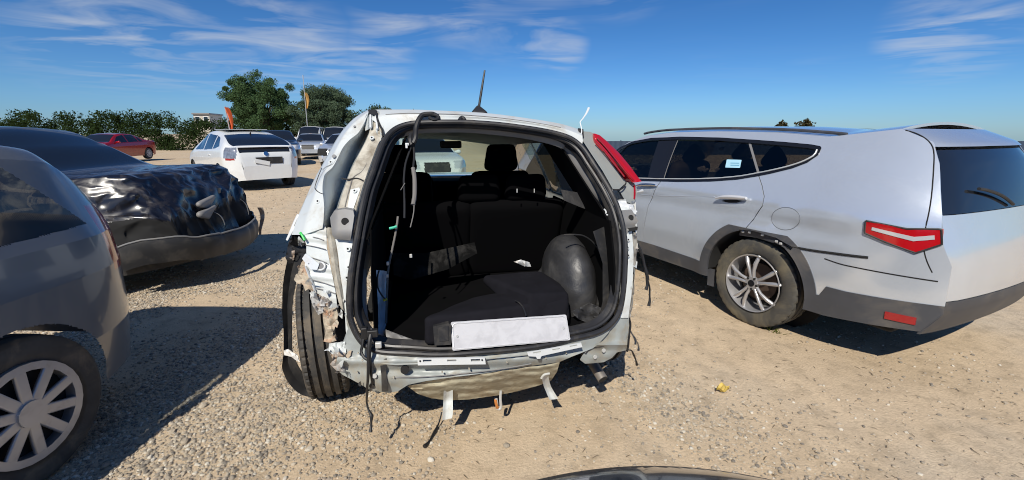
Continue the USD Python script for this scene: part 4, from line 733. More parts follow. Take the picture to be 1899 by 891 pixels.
for g in getattr(unary_union([gap, fuel.buffer(.01)]).intersection(paint), 'geoms', []): obj('gap_shadow', skin(g, .05, off=.012, thick=.002), M['dark'], suv)
clad = clad_low.union(clad_arch.intersection(sg.box(-4, 0, 2, .82))).intersection(outline).difference(arch).difference(archF)
miss = sg.Polygon(sxz([(1372, 428), (1400, 431), (1440, 443), (1476, 464), (1490, 500), (1478, 505), (1462, 476), (1430, 452), (1395, 441), (1370, 438)]))
for g in getattr(clad.difference(arch_lip), 'geoms', [clad.difference(arch_lip)]):
    if g.area > .003: obj('cladding', skin(g, .04, off=-.008, thick=.02), M['clad'], suv)
obj('exposed_lip', skin(arch_lip.buffer(.008), .03, off=.02, thick=.004), M['clad'], suv)
for px in [(1378, 430), (1390, 431), (1414, 436), (1440, 448), (1448, 452)]:
    p = S_([px], .012)[0]; obj('clip', rbox(.022, .014, .018, .004, c=p), M['steel'], suv)
obj('bumper_gap', sline([(1468, 458), (1490, 462), (1515, 466), (1545, 470), (1575, 474), (1610, 478)], .009, .0), M['dark'], suv)
# windows
wcut1 = sxz([(1257, 257), (1229, 334)]); wcut2 = sxz([(1388, 262), (1396, 290), (1406, 324)])
bars = unary_union([sg.LineString(wcut1).buffer(.006), sg.LineString(wcut2).buffer(.008)])
for g in win.difference(bars).geoms: obj('side_window', skin(g, .05, off=.010, thick=.003), M['suv_glass'] if g.centroid.x > wcut1[0][0] else M['window'], suv)
for g in bars.intersection(win).geoms: obj('window_bar', skin(g, .05, off=.008), M['grey_trim'], suv)
bp = sg.Polygon(sxz([(1222, 258), (1257, 257), (1229, 334), (1200, 333)])).intersection(win); obj('centre_pillar', skin(bp, .05, off=.006), M['gloss_black'], suv)
ring = win.buffer(.028).difference(win); obj('window_surround', skin(ring, .05, off=-.004), M['gloss_black'], suv)
obj('window_trim', [tube(S_(win_px[10:] , -.008), .006, n=80)], M['steel'], suv)
st = sg.Polygon(sxz([(1347, 296), (1374, 297), (1371, 312), (1344, 311)])); sti = obj('sticker', skin(st.buffer(-.004).buffer(.004), .05, off=.006, thick=.002), M['sticker'], suv)
obj('sticker_line', [skin(sg.Polygon(sxz([(1354, y), (1370, y + .4), (1370, y + 1.8), (1354, y + 1.4)])), .05, off=.004, thick=.001) for y in (302, 306)], M['sticker_ink'], sti)
# door handle
hp = S_([(1327, 368), (1340, 366), (1356, 366), (1372, 367), (1384, 368)], -.030); obj('door_handle', tube(hp, [.008, .019, .022, .021, .014], 12, flat=.8), M['bright_trim'], suv)
obj('handle_cup', skin(sg.Polygon(sxz([(1338, 373), (1352, 376.5), (1366, 376.5), (1376, 373), (1366, 371), (1345, 371)])), .04, off=-.003), M['dark'], suv)
hp2 = hp + np.array([-1.03, 0.0, 0.0]); hp2[:, 1] = sdepth(hp2[:, 0], hp2[:, 2]) - .022; obj('door_handle', tube(hp2, [.008, .017, .019, .018, .012], 12, flat=.8), M['chrome'], suv)
# crease below the belt
obj('belt_crease', tube(S_([(1190, 362), (1260, 364), (1325, 365)], .002), .004), M['silver_paint'], suv)
obj('mud_flap', skin(sg.box(X0 - .46, .20, X0 - .40, .36), .05, off=.04, thick=.02), M['clad'], suv)
# roof, far side, rear and front ends
xsr = np.linspace(-3.55, .62, 60); rowsR = []
for k, u in enumerate(np.linspace(0, 1, 13)):
    z = np.array([top_of(x) for x in xsr]); y0 = sdepth(xsr, z); y = y0 + u * (1.86 - 2 * y0); rowsR.append(np.c_[xsr, y, z + .05 * np.sin(np.pi * u) ** .8])
G = np.array(rowsR)
hood = xsr < -2.30; scr = (xsr >= -2.36) & (xsr < -1.42); rf = xsr >= -1.48
obj('bonnet', sheet(G[:, hood], d=(0, 0, -.02)), M['silver_paint'], suv); obj('windscreen', sheet(G[:, scr], d=(0, 0, -.01)), M['window'], suv); obj('roof', sheet(G[:, rf], d=(0, 0, -.02)), M['silver_paint'], suv)
Vs, Fs = clip_grid(outline.difference(arch).difference(archF).difference(win), .1); obj('far_side', solidify(np.c_[Vs[:, 0], 1.86 - sdepth(Vs[:, 0], Vs[:, 1]), Vs[:, 1]], Fs, np.array([0, -.01, 0])), M['silver_paint'], suv)
Vs, Fs = clip_grid(win, .1); obj('far_window', (np.c_[Vs[:, 0], 1.86 - sdepth(Vs[:, 0], Vs[:, 1]) - .01, Vs[:, 1]], Fs), M['window'], suv, smooth=True)
def endcap(profile, m, name, bulge=.05, sgn=1):
    rows_ = []
    for u in np.linspace(0, 1, 15):
        q = np.array(profile); y0 = sdepth(q[:, 0], q[:, 1]); rows_.append(np.c_[q[:, 0] + sgn * bulge * np.sin(np.pi * u) ** .6, y0 + u * (1.86 - 2 * y0), q[:, 1]])
    obj(name, sheet(np.array(rows_), d=(-sgn * .015, 0, 0)), M[m], suv)
endcap([(0.62, 1.60), (0.80, 1.52), (0.83, 1.49)], 'silver_paint', 'spoiler'); endcap([(0.82, 1.47), (0.88, 1.38), (0.98, 1.10)], 'far_glass', 'rear_window')
endcap([(0.98, 1.095), (1.02, 0.92), (1.07, .80), (1.075, .58)], 'silver_paint', 'tailgate'); endcap([(1.08, .575), (1.08, .50), (1.0, .34)], 'clad', 'rear_bumper')
endcap([(-3.60, .36), (-3.62, .70), (-3.55, .92), (-3.3, 1.02)], 'silver_paint', 'front_end', sgn=-1)
lampq = sg.Polygon([(.66, 1.02), (.86, 1.00), (1.0, 1.02), (1.015, .93), (.92, .86), (.78, .90), (.665, .94)]); obj('tail_lamp', skin(lampq, .04, off=-.012, thick=.03), M['red_lens'], suv)
def seam(name, pts, r=.005):
    q = resample(np.array(pts, float), 30); obj(name, tube(np.c_[q[:, 0], sdepth(q[:, 0], q[:, 1]) + .002, q[:, 1]], r, n=40), M['dark'], suv)
seam('bumper_seam', [(.46, .715), (.60, .70), (.80, .70), (1.03, .70)]); seam('tailgate_gap', [(.64, 1.59), (.80, 1.50), (.86, 1.36), (.93, 1.06), (.94, .92), (1.0, .75)], .004)
obj('lamp_band', skin(sg.Polygon([(.70, .965), (.90, .93), (.985, .955), (.98, .98), (.90, .957), (.70, .985)]), .04, off=-.015, thick=.004), M['clear_lens'], suv)
obj('lamp_frame', tube(np.array([[x, sdepth(np.array(x), np.array(z)) - .010, z] for x, z in list(lampq.exterior.coords)]), .006, n=90, smooth=False), M['black_plastic'], suv)
obj('rear_wiper', tube(np.array([[.985, .93, 1.12], [.965, .72, 1.20], [.945, .50, 1.24]]) + [.055, 0, 0], .010), M['black_plastic'], suv)
obj('rear_reflector', skin(sg.box(.84, .40, .98, .45), .04, off=-.016, thick=.01), M['red_deep'], suv)
obj('underbody', rbox(4.2, 1.5, .12, .03, c=(-1.25, .95, .33)), M['dark'], suv)
wh = trimesh.creation.cylinder(.41, .30, sections=48); wh = moved(wh, (0, .20, .37), rx=math.pi / 2); 
arch_t = np.linspace(0, np.pi, 40); well = np.array([[[X0 + .445 * math.cos(t), y, .37 + .445 * math.sin(t)] for t in arch_t] for y in (.012, .34)])
obj('wheel_well', [sheet(well, d=(0, 0, .01)), trimesh.util.concatenate([moved(disc([0, 0, 0], [0, 1, 0], .455, .01, 40), (X0, .345, .40))])], M['dark'], suv)
# roof rails
def rail(side):
    q = S_([(1195, 250), (1205, 247.5), (1245, 243), (1330, 240.5), (1440, 242.5), (1540, 249), (1570, 252)], 0.03)
    if side: q[:, 1] = 1.86 - q[:, 1]
    return tube(q + [0, 0, .010], .015, 10, flat=.8)
for k in (0, 1): obj('roof_rail', rail(k), M['clad'], suv)
# wheels
def alloy_wheel(c, muddy=True):
    w = obj('wheel', moved(tyre_mesh(r=.372, w=.235, rim=.235, seg=72), np.array(c) + [0, .115, 0], rz=math.pi / 2), M['tyre_muddy'], suv, smooth=30)
    y = c[1]
    def lathe(prof, seg=64):
        a_ = np.linspace(0, 2 * np.pi, seg + 1); return trimesh.Trimesh(*(lambda G: (G.reshape(-1, 3), np.vstack([np.stack([i0, i1, i2], -1).reshape(-1, 3) for i0, i1, i2 in [(lambda i: (i[:-1, :-1], i[1:, :-1], i[1:, 1:]))(np.arange(G.shape[0] * G.shape[1]).reshape(G.shape[:2])), (lambda i: (i[:-1, :-1], i[1:, 1:], i[:-1, 1:]))(np.arange(G.shape[0] * G.shape[1]).reshape(G.shape[:2]))]])))(np.array([[[c[0] + r_ * math.cos(t), y + d_, c[2] + r_ * math.sin(t)] for r_, d_ in prof] for t in a_])), process=False)
    obj('rim', lathe([(.243, -.004), (.240, -.010), (.232, -.006), (.224, .02), (.215, .07), (.205, .17)]), M['alloy'], w, smooth=30)
    obj('rotor', disc(np.array(c) + [0, .10, 0], [0, 1, 0], .155, .02, 40), M['rotor'], w); obj('backing', disc(np.array(c) + [0, .14, 0], [0, 1, 0], .205, .01, 40), M['dark'], w)
    for k in range(5):
        b = math.radians(90 + 72 * k + 8)
        for s_ in (-1, 1):
            P_ = [(.045, .012 * s_, -.002), (.11, .020 * s_, -.012), (.17, .036 * s_, -.010), (.222, .054 * s_, .004)]
            pts_ = np.array([[c[0] + r_ * math.cos(b) - o_ * math.sin(b), y + d_ + .012, c[2] + r_ * math.sin(b) + o_ * math.cos(b)] for r_, o_, d_ in P_])
            up = hull_balls([p for p in pts_[:2]], [.015, .014], 8) + hull_balls(list(pts_[1:3]), [.014, .017], 8) + hull_balls(list(pts_[2:]), [.017, .017], 8)
            obj('spoke', man(up), M['alloy'], w, smooth=40)
    obj('hub', disc(np.array(c) + [0, .008, 0], [0, 1, 0], .055, .03, 32), M['alloy'], w); obj('hub_cap', disc(np.array(c) + [0, -.008, 0], [0, 1, 0], .028, .006, 24), M['gloss_black'], w)
    for k in range(5): b = math.radians(126 + 72 * k + 8); obj('wheel_nut', disc([c[0] + .048 * math.cos(b), y - .006, c[2] + .048 * math.sin(b)], [0, 1, 0], .010, .012, 8), M['dark'], w)
alloy_wheel((X0, .035, .365)); alloy_wheel((X0 - 2.70, .035, .365))
for x in (X0, X0 - 2.70): obj('far_wheel', moved(tyre_mesh(r=.372, w=.235, rim=.1, seg=40, blocks=False), (x, 1.72, .365), rz=math.pi / 2), M['tyre'], suv)
# cabin
obj('cabin_floor', rbox(3.0, 1.5, .1, .03, c=(-.8, .93, .75)), M['black_trim'], suv)
for x, y in ((-1.45, .55), (-1.45, 1.3), (-.55, .55), (-.55, 1.3)):
    q = obj('seat', soft(hull_balls([(x, y - .22, .8), (x, y + .22, .8), (x + .15, y - .2, 1.22), (x + .15, y + .2, 1.22)], .07), .06, 3), M['grey_trim'] if x < -1 else M['black_fabric'], suv)
    obj('headrest', soft(hull_balls([(x + .18, y - .10, 1.33), (x + .18, y + .10, 1.33), (x + .18, y, 1.42)], .05), .05, 3), M['grey_trim'] if x < -1 else M['black_fabric'], q)
for px, s in [((1300, 316), .03), ((1308, 318), .022), ((1330, 317), .018), ((1338, 278), .02)]:
    q = S_([px], .30)[0]; obj('bright_object', soft(hull_balls([q, q + [s, 0, s], q + [-s, 0, s * .4]], s * .55), .02, 2), M['tape'], suv)
# weeds under the wheel
wd = S_.local(gnd(1432, 612)); g = []
for k in range(40):
    a_ = rng.uniform(0, 2 * np.pi); l = rng.uniform(.02, .06); b_ = wd + [rng.normal(0, .04), rng.normal(-.02, .015), 0]; tip = b_ + [l * math.cos(a_), l * math.sin(a_), rng.uniform(.01, .05)]
    sd_ = np.array([-math.sin(a_), math.cos(a_), 0]) * .004; g.append(trimesh.Trimesh([b_ - sd_, b_ + sd_, tip], [[0, 1, 2]], process=False))
gw = thing('weed_tuft', 'small tuft of dry weeds at the foot of the silver car wheel', 'weeds', (*SO[:2], 0), SYAW); obj('blades', g, M['grass'], gw, smooth=False)

# ================================================================ plain cars, built from a side profile and plan
def car_shell(L, W, top, belt, sill, wheels, side_win, screens, lamps=(), extra=(), re=(.55, .65), res=.03, dent=None, tumble=.22, nv=76):
    """local x from the tail (0) to the nose (L), y to the left, z up. Returns {part name: mesh}"""
    tx, tz = np.array(top).T; bx_, bz = np.array(belt).T
    from scipy.interpolate import PchipInterpolator as PI_
    ft = PI_(tx, tz)
    x = np.unique(np.r_[np.linspace(0, .3, 16), np.arange(.3, L - .3, res), np.linspace(L - .3, L, 16)])
    kn = np.array([0, .14, .34, .46, .72, .80, 1.0]); v = np.unique(np.r_[np.linspace(0, 1, nv), kn])
    zt = ft(x); zb = np.minimum(np.interp(x, bx_, bz), zt - .05); zs = np.minimum(sill + .10 * np.clip((x - (L - .7)) / .7, 0, 1) + .08 * np.clip((.6 - x) / .6, 0, 1), zt - .15)
    w = W / 2 * (1 - .36 * np.clip(1 - x / re[0], 0, 1) ** 2.6) * (1 - .36 * np.clip(1 - (L - x) / re[1], 0, 1) ** 2.4)
    g = np.clip((zt - zb) / .45, 0, 1); yr = w * (.94 - tumble * g); h = zt - zs
    Y = np.stack([w * .93, w * .985, w, w * .965, yr, yr * .86, 0 * w], 1); Z = np.stack([zs, zs + (zb - zs) * .35, zs + (zb - zs) * .78, zb, zb + (zt - zb) * .80, zb + (zt - zb) * .94, zt], 1)
    Yv = np.array([np.interp(v, kn, r) for r in Y]); Zv = np.array([PI_(kn, r)(v) for r in Z])
    P_ = np.stack([np.repeat(x[:, None], len(v), 1), Yv, Zv], -1)
    def faces(n, m):
        i = np.arange(n * m).reshape(n, m); return np.vstack([np.stack([i[:-1, :-1], i[1:, :-1], i[1:, 1:]], -1).reshape(-1, 3), np.stack([i[:-1, :-1], i[1:, 1:], i[:-1, 1:]], -1).reshape(-1, 3)])
    f = faces(*P_.shape[:2]); V1 = P_.reshape(-1, 3); VV = np.tile(v, len(x))
    V2 = V1 * [1, -1, 1]; allV = np.vstack([V1, V2]); allF = np.vstack([f, f[:, ::-1] + len(V1)]); vv = np.r_[VV, VV]
    caps = []
    for k in (0, len(x) - 1):
        ring = np.vstack([P_[k], P_[k][::-1] * [1, -1, 1]]); c = ring.mean(0); n = len(ring); caps.append(trimesh.Trimesh(np.vstack([ring, c]), [[i, (i + 1) % n, n] if k else [(i + 1) % n, i, n] for i in range(n)], process=False))
    C = allV[allF].mean(1); cv = vv[allF].mean(1); cw = np.interp(C[:, 0], x, yr); grp = np.zeros(len(allF), int); names = ['body']
    import shapely
    def setg(name, mask):
        if name not in names: names.append(name)
        grp[mask] = names.index(name)
    for k, poly in enumerate(side_win):
        pg = sg.Polygon(poly); ins = shapely.contains_xy(pg, C[:, 0], C[:, 2]) & (cv > .44) & (cv < .80)
        for s in (1, -1): setg(f'side_window_{k}_{s}', ins & (C[:, 1] * s > 0))
    for nm, x0, x1 in screens: setg(nm, (cv > .735) & (C[:, 0] > x0) & (C[:, 0] < x1) & (np.abs(C[:, 1]) < cw * .93) & (C[:, 2] > np.interp(C[:, 0], bx_, bz) + .01))
    for nm, fn in lamps: setg(nm, fn(C, cv))
    cut = np.zeros(len(allF), bool)
    for wx, wr in wheels: cut |= (np.hypot(C[:, 0] - wx, C[:, 2] - wr) < wr + .045) & (cv < .46)
    if dent is not None: allV = dent(allV)
    out = {}
    for k, nm in enumerate(names):
        m = (grp == k) & ~cut
        if m.any(): t = trimesh.Trimesh(allV, allF[m], process=False); t.remove_unreferenced_vertices(); out[nm] = t
    if dent is not None:
        for c in caps: c.vertices = dent(c.vertices)
    out['body'] = trimesh.util.concatenate([out['body']] + caps); out['body'].merge_vertices()
    return out
def put_car(t, parts, paint, mats, W, wheels, wheel_mat='alloy', rim_w=.2, hub=True):
    for nm, m in parts.items():
        base = nm.split('_')
        if nm.startswith('side_window'): obj('side_window', m, mats.get('side_window', M['far_glass']), t, smooth=30)
        else:
            m = m.copy(); m.merge_vertices(); cs = [c for c in m.split(only_watertight=False) if len(c.faces) > 5] if nm != 'body' else [m]
            for c in (cs if len(cs) < 7 else [m]): obj(nm.rstrip('0123456789_'), c, mats.get(nm.rstrip('0123456789_'), paint), t, smooth=30)
    for wx, wr in wheels:
        for s in (1, -1):
            w = obj('wheel', moved(tyre_mesh(r=wr, w=rim_w, rim=wr * .64, seg=28, blocks=False, grooves=(-.03, .03)), (wx, s * (W / 2 - .13), wr), rz=math.pi / 2), M['tyre'], t, smooth=30)
            a_ = [moved(rbox(.05, .02, wr * 1.15, .008), (wx, s * (W / 2 - .035), wr), ry=2 * math.pi * k / 10) for k in range(5)]
            obj('rim', a_ + [moved(trimesh.creation.annulus(wr * .56, wr * .66, .05, sections=28), (wx, s * (W / 2 - .05), wr), rx=math.pi / 2), disc([wx, s * (W / 2 - .03), wr], [0, 1, 0], .06, .03, 16)], M[wheel_mat], w); obj('wheel_disc', disc([wx, s * (W / 2 - .09), wr], [0, 1, 0], wr * .6, .02, 24), M['dark'], w)
    L = max(p.bounds[1][0] for p in parts.values()); obj('underbody', rbox(L - .7, W - .45, .16, .03, c=(L / 2, 0, .33)), M['dark'], t)
def place(name, label, loc, fwd, group=None, cat='car'):
    return thing(name, label, cat, (loc[0], loc[1], 0.13 * min(1, max(0, (loc[1] - 7) / 4)) * min(1, max(0, (-loc[0] - 3) / 2))), math.atan2(fwd[1], fwd[0]), group)
side = lambda C: np.abs(C[:, 1])

# ---- white hatchback, tail towards us
L, W = 4.46, 1.745; prof = [(0, .62), (.03, .86), (.10, 1.00), (.16, 1.075), (.30, 1.13), (.75, 1.30), (1.4, 1.44), (2.0, 1.485), (2.45, 1.46), (2.95, 1.30), (3.5, 1.04), (3.62, .99), (4.1, .88), (4.36, .72), (4.46, .52)]
belt = [(0, .95), (.6, 1.0), (1.4, .96), (3.4, .90), (4.46, .7)]; wh_ = [(.88, .315), (3.58, .315)]
sw = [[(.80, 1.08), (1.15, 1.02), (1.38, 1.0), (1.38, 1.33), (1.1, 1.27)], [(1.44, 1.0), (2.26, .97), (2.22, 1.38), (1.44, 1.34)], [(2.33, .97), (3.25, .95), (2.7, 1.30), (2.3, 1.38)]]
lam = [('tail_lamp', lambda C, v: (C[:, 0] < .36) & (C[:, 2] > .80) & (C[:, 2] < 1.06) & (side(C) > .66 - .25 * (C[:, 2] - .8))), ('lamp_base', lambda C, v: (C[:, 0] < .30) & (C[:, 2] > .755) & (C[:, 2] <= .80) & (side(C) > .69)), ('tail_glass', lambda C, v: (C[:, 0] < .2) & (C[:, 2] > .935) & (C[:, 2] < 1.055) & (side(C) <= .58)),
       ('bumper', lambda C, v: (C[:, 0] < .45) & (C[:, 2] < .625) & (v < .6)), ('head_lamp', lambda C, v: (C[:, 0] > 3.95) & (C[:, 2] > .66) & (side(C) > .5) & (v > .3))]
pf = np.array([-math.sin(math.radians(46)), math.cos(math.radians(46))]); pr_c = np.array([-6.30, 11.55])
hatch = place('white_hatchback', 'white hatchback with a sloping rear window and its tail towards the camera', pr_c, pf)
pm = {'rear_window': M['far_glass'], 'windscreen': M['far_glass'], 'tail_lamp': M['lamp_glass'], 'lamp_base': M['red_deep'], 'tail_glass': M['far_glass'], 'bumper': M['white_clean'], 'head_lamp': M['clear_lens']}
hp_ = car_shell(L, W, prof, belt, .20, wh_, sw, [('rear_window', .22, 1.05), ('windscreen', 2.55, 3.5)], lam, res=.02); hatch.AddScaleOp().Set(Gf.Vec3f(1.04, 1.04, 1.04)); put_car(hatch, hp_, M['white_clean'], pm, W, wh_)
obj('plate_recess', rbox(.02, .62, .16, .01, c=(-.004, -.05, .74)), M['black_plastic'], hatch); obj('torn_plate', moved(rbox(.006, .34, .10, .003), (-.016, .12, .70), rx=.25), M['white_clean'], hatch); obj('badge', disc([.035, 0, .90], [-1, 0, .3], .055, .02, 20), M['chrome'], hatch)
obj('tail_glass_bar', rbox(.05, 1.22, .016, .006, c=(.10, 0, 1.066)), M['white_clean'], hatch); obj('roof_panel', rbox(1.0, 1.0, .012, .005, c=(1.8, 0, 1.492)), M['white_clean'], hatch); obj('antenna', tube(np.array([[1.05, 0, 1.38], [.98, 0, 1.43]]), [.02, .006]), M['black_plastic'], hatch)
obj('door_handle', rbox(.2, .03, .03, .01, c=(1.62, .865, .86)), M['white_clean'], hatch)

# ---- background cars
def saloon(name, label, loc, fwd, paint, scale=1.0, wheels=True, group=None, hole=False, rn=False):
    L, W = 4.75 * scale, 1.80; pr = [(0, .58), (.03, .90), (.12, 1.02), (.55, 1.06), (.95, 1.10), (1.35, 1.30), (1.8, 1.43), (2.4, 1.46), (2.85, 1.42), (3.25, 1.22), (3.55, 1.03), (3.7, 1.00), (4.35, .90), (4.65, .78), (4.75, .55)]
    be = [(0, .96), (1.0, .98), (3.4, .93), (4.75, .72)] if not rn else [(0, .96), (1.0, .98), (3.3, .88), (4.2, .66), (4.75, .45)]; wl_ = [(.95, .32), (3.80, .32)]
    s_ = [[(1.25, 1.0), (1.55, 1.0), (1.55, 1.32), (1.48, 1.30)], [(1.60, 1.0), (2.35, .98), (2.35, 1.38), (1.7, 1.36)], [(2.42, .98), (3.35, .96), (2.9, 1.28), (2.42, 1.38)]]
    lm = [('head_lamp', lambda C, v: (C[:, 0] > 4.28) & (C[:, 2] > .63) & (C[:, 2] < .83) & (side(C) > .45)), ('grille', lambda C, v: (C[:, 0] > 4.45) & (C[:, 2] > .55) & (C[:, 2] < .80) & (side(C) < .34)), ('air_intake', lambda C, v: (C[:, 0] > 4.5) & (C[:, 2] > .30) & (C[:, 2] < .42) & (side(C) < .6)), ('tail_lamp', lambda C, v: (C[:, 0] < .3) & (C[:, 2] > .70) & (C[:, 2] < .90) & (side(C) > .5))]
    if hole: lm.append(('lamp_hole', lambda C, v: (C[:, 0] > 4.15) & (C[:, 2] > .55) & (C[:, 2] < .84) & (C[:, 1] < -.38)))
    t = place(name, label, loc, fwd, group); p = car_shell(L, W, pr, be, .22, wl_, s_, [('windscreen', 2.9, 3.62), ('rear_window', .98, 1.5)], lm, re=(.55, 1.9 if rn else .65), dent=(lambda V: V - np.c_[.34 * V[:, 1] ** 2 * np.clip((V[:, 0] - 3) / 1.2, 0, 1), 0 * V[:, 0], .10 * V[:, 1] ** 2 * np.clip((V[:, 0] - 3) / 1.2, 0, 1)]) if rn else None)
    put_car(t, p, paint, {'windscreen': M['far_glass'], 'rear_window': M['far_glass'], 'head_lamp': M['clear_lens'], 'grille': M['black_plastic'], 'air_intake': M['dark'], 'tail_lamp': M['red_deep'], 'lamp_hole': M['dark']}, W, wl_)
    for s in (1, -1): obj('door_mirror', soft(hull_balls([(3.2, s * .98, 1.0), (3.22, s * .84, .99)], [.07, .03]), .04, 2), paint, t)
    return t
def wagon(name, label, loc, fwd, paint, H=1.66, group=None, clear=False):
    L, W = 4.6, 1.84; k = H / 1.66; pr = [(0, .60), (.04, 1.0), (.16, 1.30 * k), (.36, 1.58 * k), (.8, 1.635 * k), (1.8, 1.66 * k), (2.5, 1.64 * k), (2.95, 1.45 * k), (3.4, 1.14), (3.6, 1.09), (4.3, .98), (4.52, .82), (4.6, .55)]
    be = [(0, 1.06), (3.4, 1.02), (4.6, .78)]; wl_ = [(.85, .35), (3.6, .35)]
    s_ = [[(.36, 1.12), (1.0, 1.09), (1.0, 1.50 * k), (.6, 1.50 * k)], [(1.08, 1.09), (1.95, 1.07), (1.95, 1.54 * k), (1.08, 1.52 * k)], [(2.03, 1.07), (3.2, 1.05), (2.75, 1.42 * k), (2.5, 1.53 * k), (2.03, 1.54 * k)]]
    lm = [('head_lamp', lambda C, v: (C[:, 0] > 4.1) & (C[:, 2] > .72) & (C[:, 2] < .93) & (side(C) > .48)), ('grille', lambda C, v: (C[:, 0] > 4.4) & (C[:, 2] > .58) & (C[:, 2] < .82) & (side(C) < .42)), ('tail_lamp', lambda C, v: (C[:, 0] < .3) & (C[:, 2] > .85) & (C[:, 2] < 1.2) & (side(C) > .62))]
    t = place(name, label, loc, fwd, group); p = car_shell(L, W, pr, be, .26, wl_, s_, [('windscreen', 2.62, 3.42), ('rear_window', .07, .33)], lm + ([('door_gap', lambda C, v: ((np.abs(C[:, 0] - 1.99) < .006) | (np.abs(C[:, 0] - 1.02) < .006) | (np.abs(C[:, 0] - 3.02) < .006)) & (v > .06) & (v < .46))] if clear else []), tumble=.17, res=.012 if clear else .03, nv=240 if clear else 76)
    gm = M['window_clear'] if clear else M['far_glass']
    put_car(t, p, paint, {'windscreen': gm, 'rear_window': gm, 'side_window': gm, 'head_lamp': M['clear_lens'], 'grille': M['black_plastic'], 'tail_lamp': M['red_deep'], 'door_gap': M['dark']}, W, wl_)
    if clear:
        for s in (1, -1):
            for x in (1.2, 2.15): obj('door_handle', soft(hull_balls([(x, s * .915, .99), (x + .18, s * .915, .985)], .016), .02, 2), M['black_plastic'], t)
    for s in (1, -1): obj('door_mirror', soft(hull_balls([(3.05, s * 1.02, 1.12), (3.08, s * .86, 1.10)], [.09, .03]), .04, 2), paint, t)
    return t
def nose_at(px, Y, fwd, L):   # tail position of a car of length L whose nose is seen at px, at depth Y
    d = rays([px])[0]; p = d * Y / d[1]; return p[:2] - np.array(fwd) / np.hypot(*fwd) * L
un = lambda a: np.array([math.sin(math.radians(a)), math.cos(math.radians(a))])
f1 = un(163); saloon('silver_saloon', 'silver saloon facing the camera in the lane, far beyond the white hatchback', nose_at((571, 280), 26.2, f1, 4.75), f1, M['silver_paint'])
f2 = un(168); wagon('white_van', 'white high-roofed car facing the camera, behind the silver saloon', nose_at((566, 270), 31.5, f2, 4.6), f2, M['white_clean'], H=1.98)
f3 = un(170); wagon('white_van', 'white high-roofed car half hidden by the wrecked car pillar, furthest right of the far row', nose_at((612, 270), 32.5, f3, 4.6), f3, M['white_clean'], H=1.96)
f4 = un(150); wagon('dark_car', 'dark navy car between the white hatchback and the silver saloon', nose_at((520, 285), 20.5, f4, 4.6), f4, M['dark_blue_paint'], H=1.62)
f5 = un(172); saloon('silver_saloon', 'silver car with a missing headlamp, peeping out behind the wrecked car pillar', nose_at((625, 290), 18.5, f5, 4.75), f5, M['silver_paint'], hole=True)
f6 = un(158); saloon('pale_car', 'pale car seen through the windscreen of the wrecked car', nose_at((812, 300), 11.5, f6, 4.75), f6, M['white_clean'])
f7 = un(90); wagon('grey_car', 'grey car parked side-on in the far row left of the white hatchback', (-22.5, 19.5), f7, M['grey_paint'], H=1.62)
f8 = un(175); saloon('red_saloon', 'dull red saloon facing the camera in the far row at the left edge', (-22.0, 27.0), f8, M['red_deep'])

# ---- crumpled black car at the left, nose to the right
rw = np.random.default_rng(23)
PLN = [[(rw.normal(size=3) * [.45, .50, .55], rw.normal(0, .06)) for _ in range(11)] for _ in range(4)]
def dentf(V):
    """bent sheet metal: flat facets meeting in sharp creases, deepest at the nose"""
    V = V.copy(); n = np.clip((V[:, 0] - 3.45) / .9, 0, 1) ** 1.2; Q = V - np.array([4.2, 0, .8])
    F_ = [np.max([Q @ g_ + c_ for g_, c_ in pl_], 0) for pl_ in PLN]; a_, b_ = F_[0] - F_[1], F_[2] - F_[3]
    a_, b_ = np.clip(a_ - np.median(a_), -.12, .35), np.clip(b_ - np.median(b_), -.35, .35); up = np.clip((V[:, 2] - .35) / .3, 0, 1)
    fine = fbm(V * 7, 3, 12) - .5; rd = np.abs(fbm(V * np.array([3.4, 3.4, 5.0]), 2, 91) - .5) + .5 * np.abs(fbm(V * np.array([8, 7, 10]), 2, 17) - .5)
    V[:, 0] -= n * up * (.10 + .40 * a_ + .22 * rd + .03 * fine); V[:, 2] += n * up * (.20 * b_ + .10 * (.2 - rd) + .02 * fine); V[:, 1] += n * up * .18 * (a_ + b_) ; return V
pr = [(0, .60), (.04, 1.0), (.16, 1.30), (.36, 1.58), (.8, 1.635), (1.8, 1.66), (2.5, 1.64), (2.95, 1.45), (3.4, 1.20), (3.6, 1.19), (4.15, 1.15), (4.40, 1.02), (4.52, .82), (4.6, .45)]
be = [(0, 1.06), (3.4, 1.06), (4.6, .86)]; wl_ = [(.85, .35), (3.6, .35)]
s_ = [[(.36, 1.12), (1.0, 1.09), (1.0, 1.50), (.6, 1.50)], [(1.08, 1.09), (1.95, 1.07), (1.95, 1.54), (1.08, 1.52)], [(2.03, 1.07), (3.2, 1.05), (2.75, 1.42), (2.5, 1.53), (2.03, 1.54)]]
wf = np.array([.99, .05]); wc = np.array([-3.22, 4.92]) - wf / np.hypot(*wf) * 4.6
wreck = place('crumpled_black_car', 'black car with a crumpled nose and a hanging front bumper, at the left', wc, wf)
gapm = lambda C, v: (C[:, 0] > 3.95) & (C[:, 2] > .50) & (C[:, 2] < .66)
pp = car_shell(4.6, 1.84, pr, be, .22, wl_, s_, [('windscreen', 2.62, 3.42), ('rear_window', .07, .33)], [('nose_cavity', lambda C, v: (C[:, 0] > 4.0) & (C[:, 2] > .50) & (C[:, 2] < .72)), ('bumper', lambda C, v: (C[:, 0] > 3.9) & (C[:, 2] <= .50) & (v < .9)), ('tail_lamp', lambda C, v: (C[:, 0] < .3) & (C[:, 2] > .85) & (C[:, 2] < 1.2) & (side(C) > .62))], dent=dentf, tumble=.17, res=.02, nv=130)
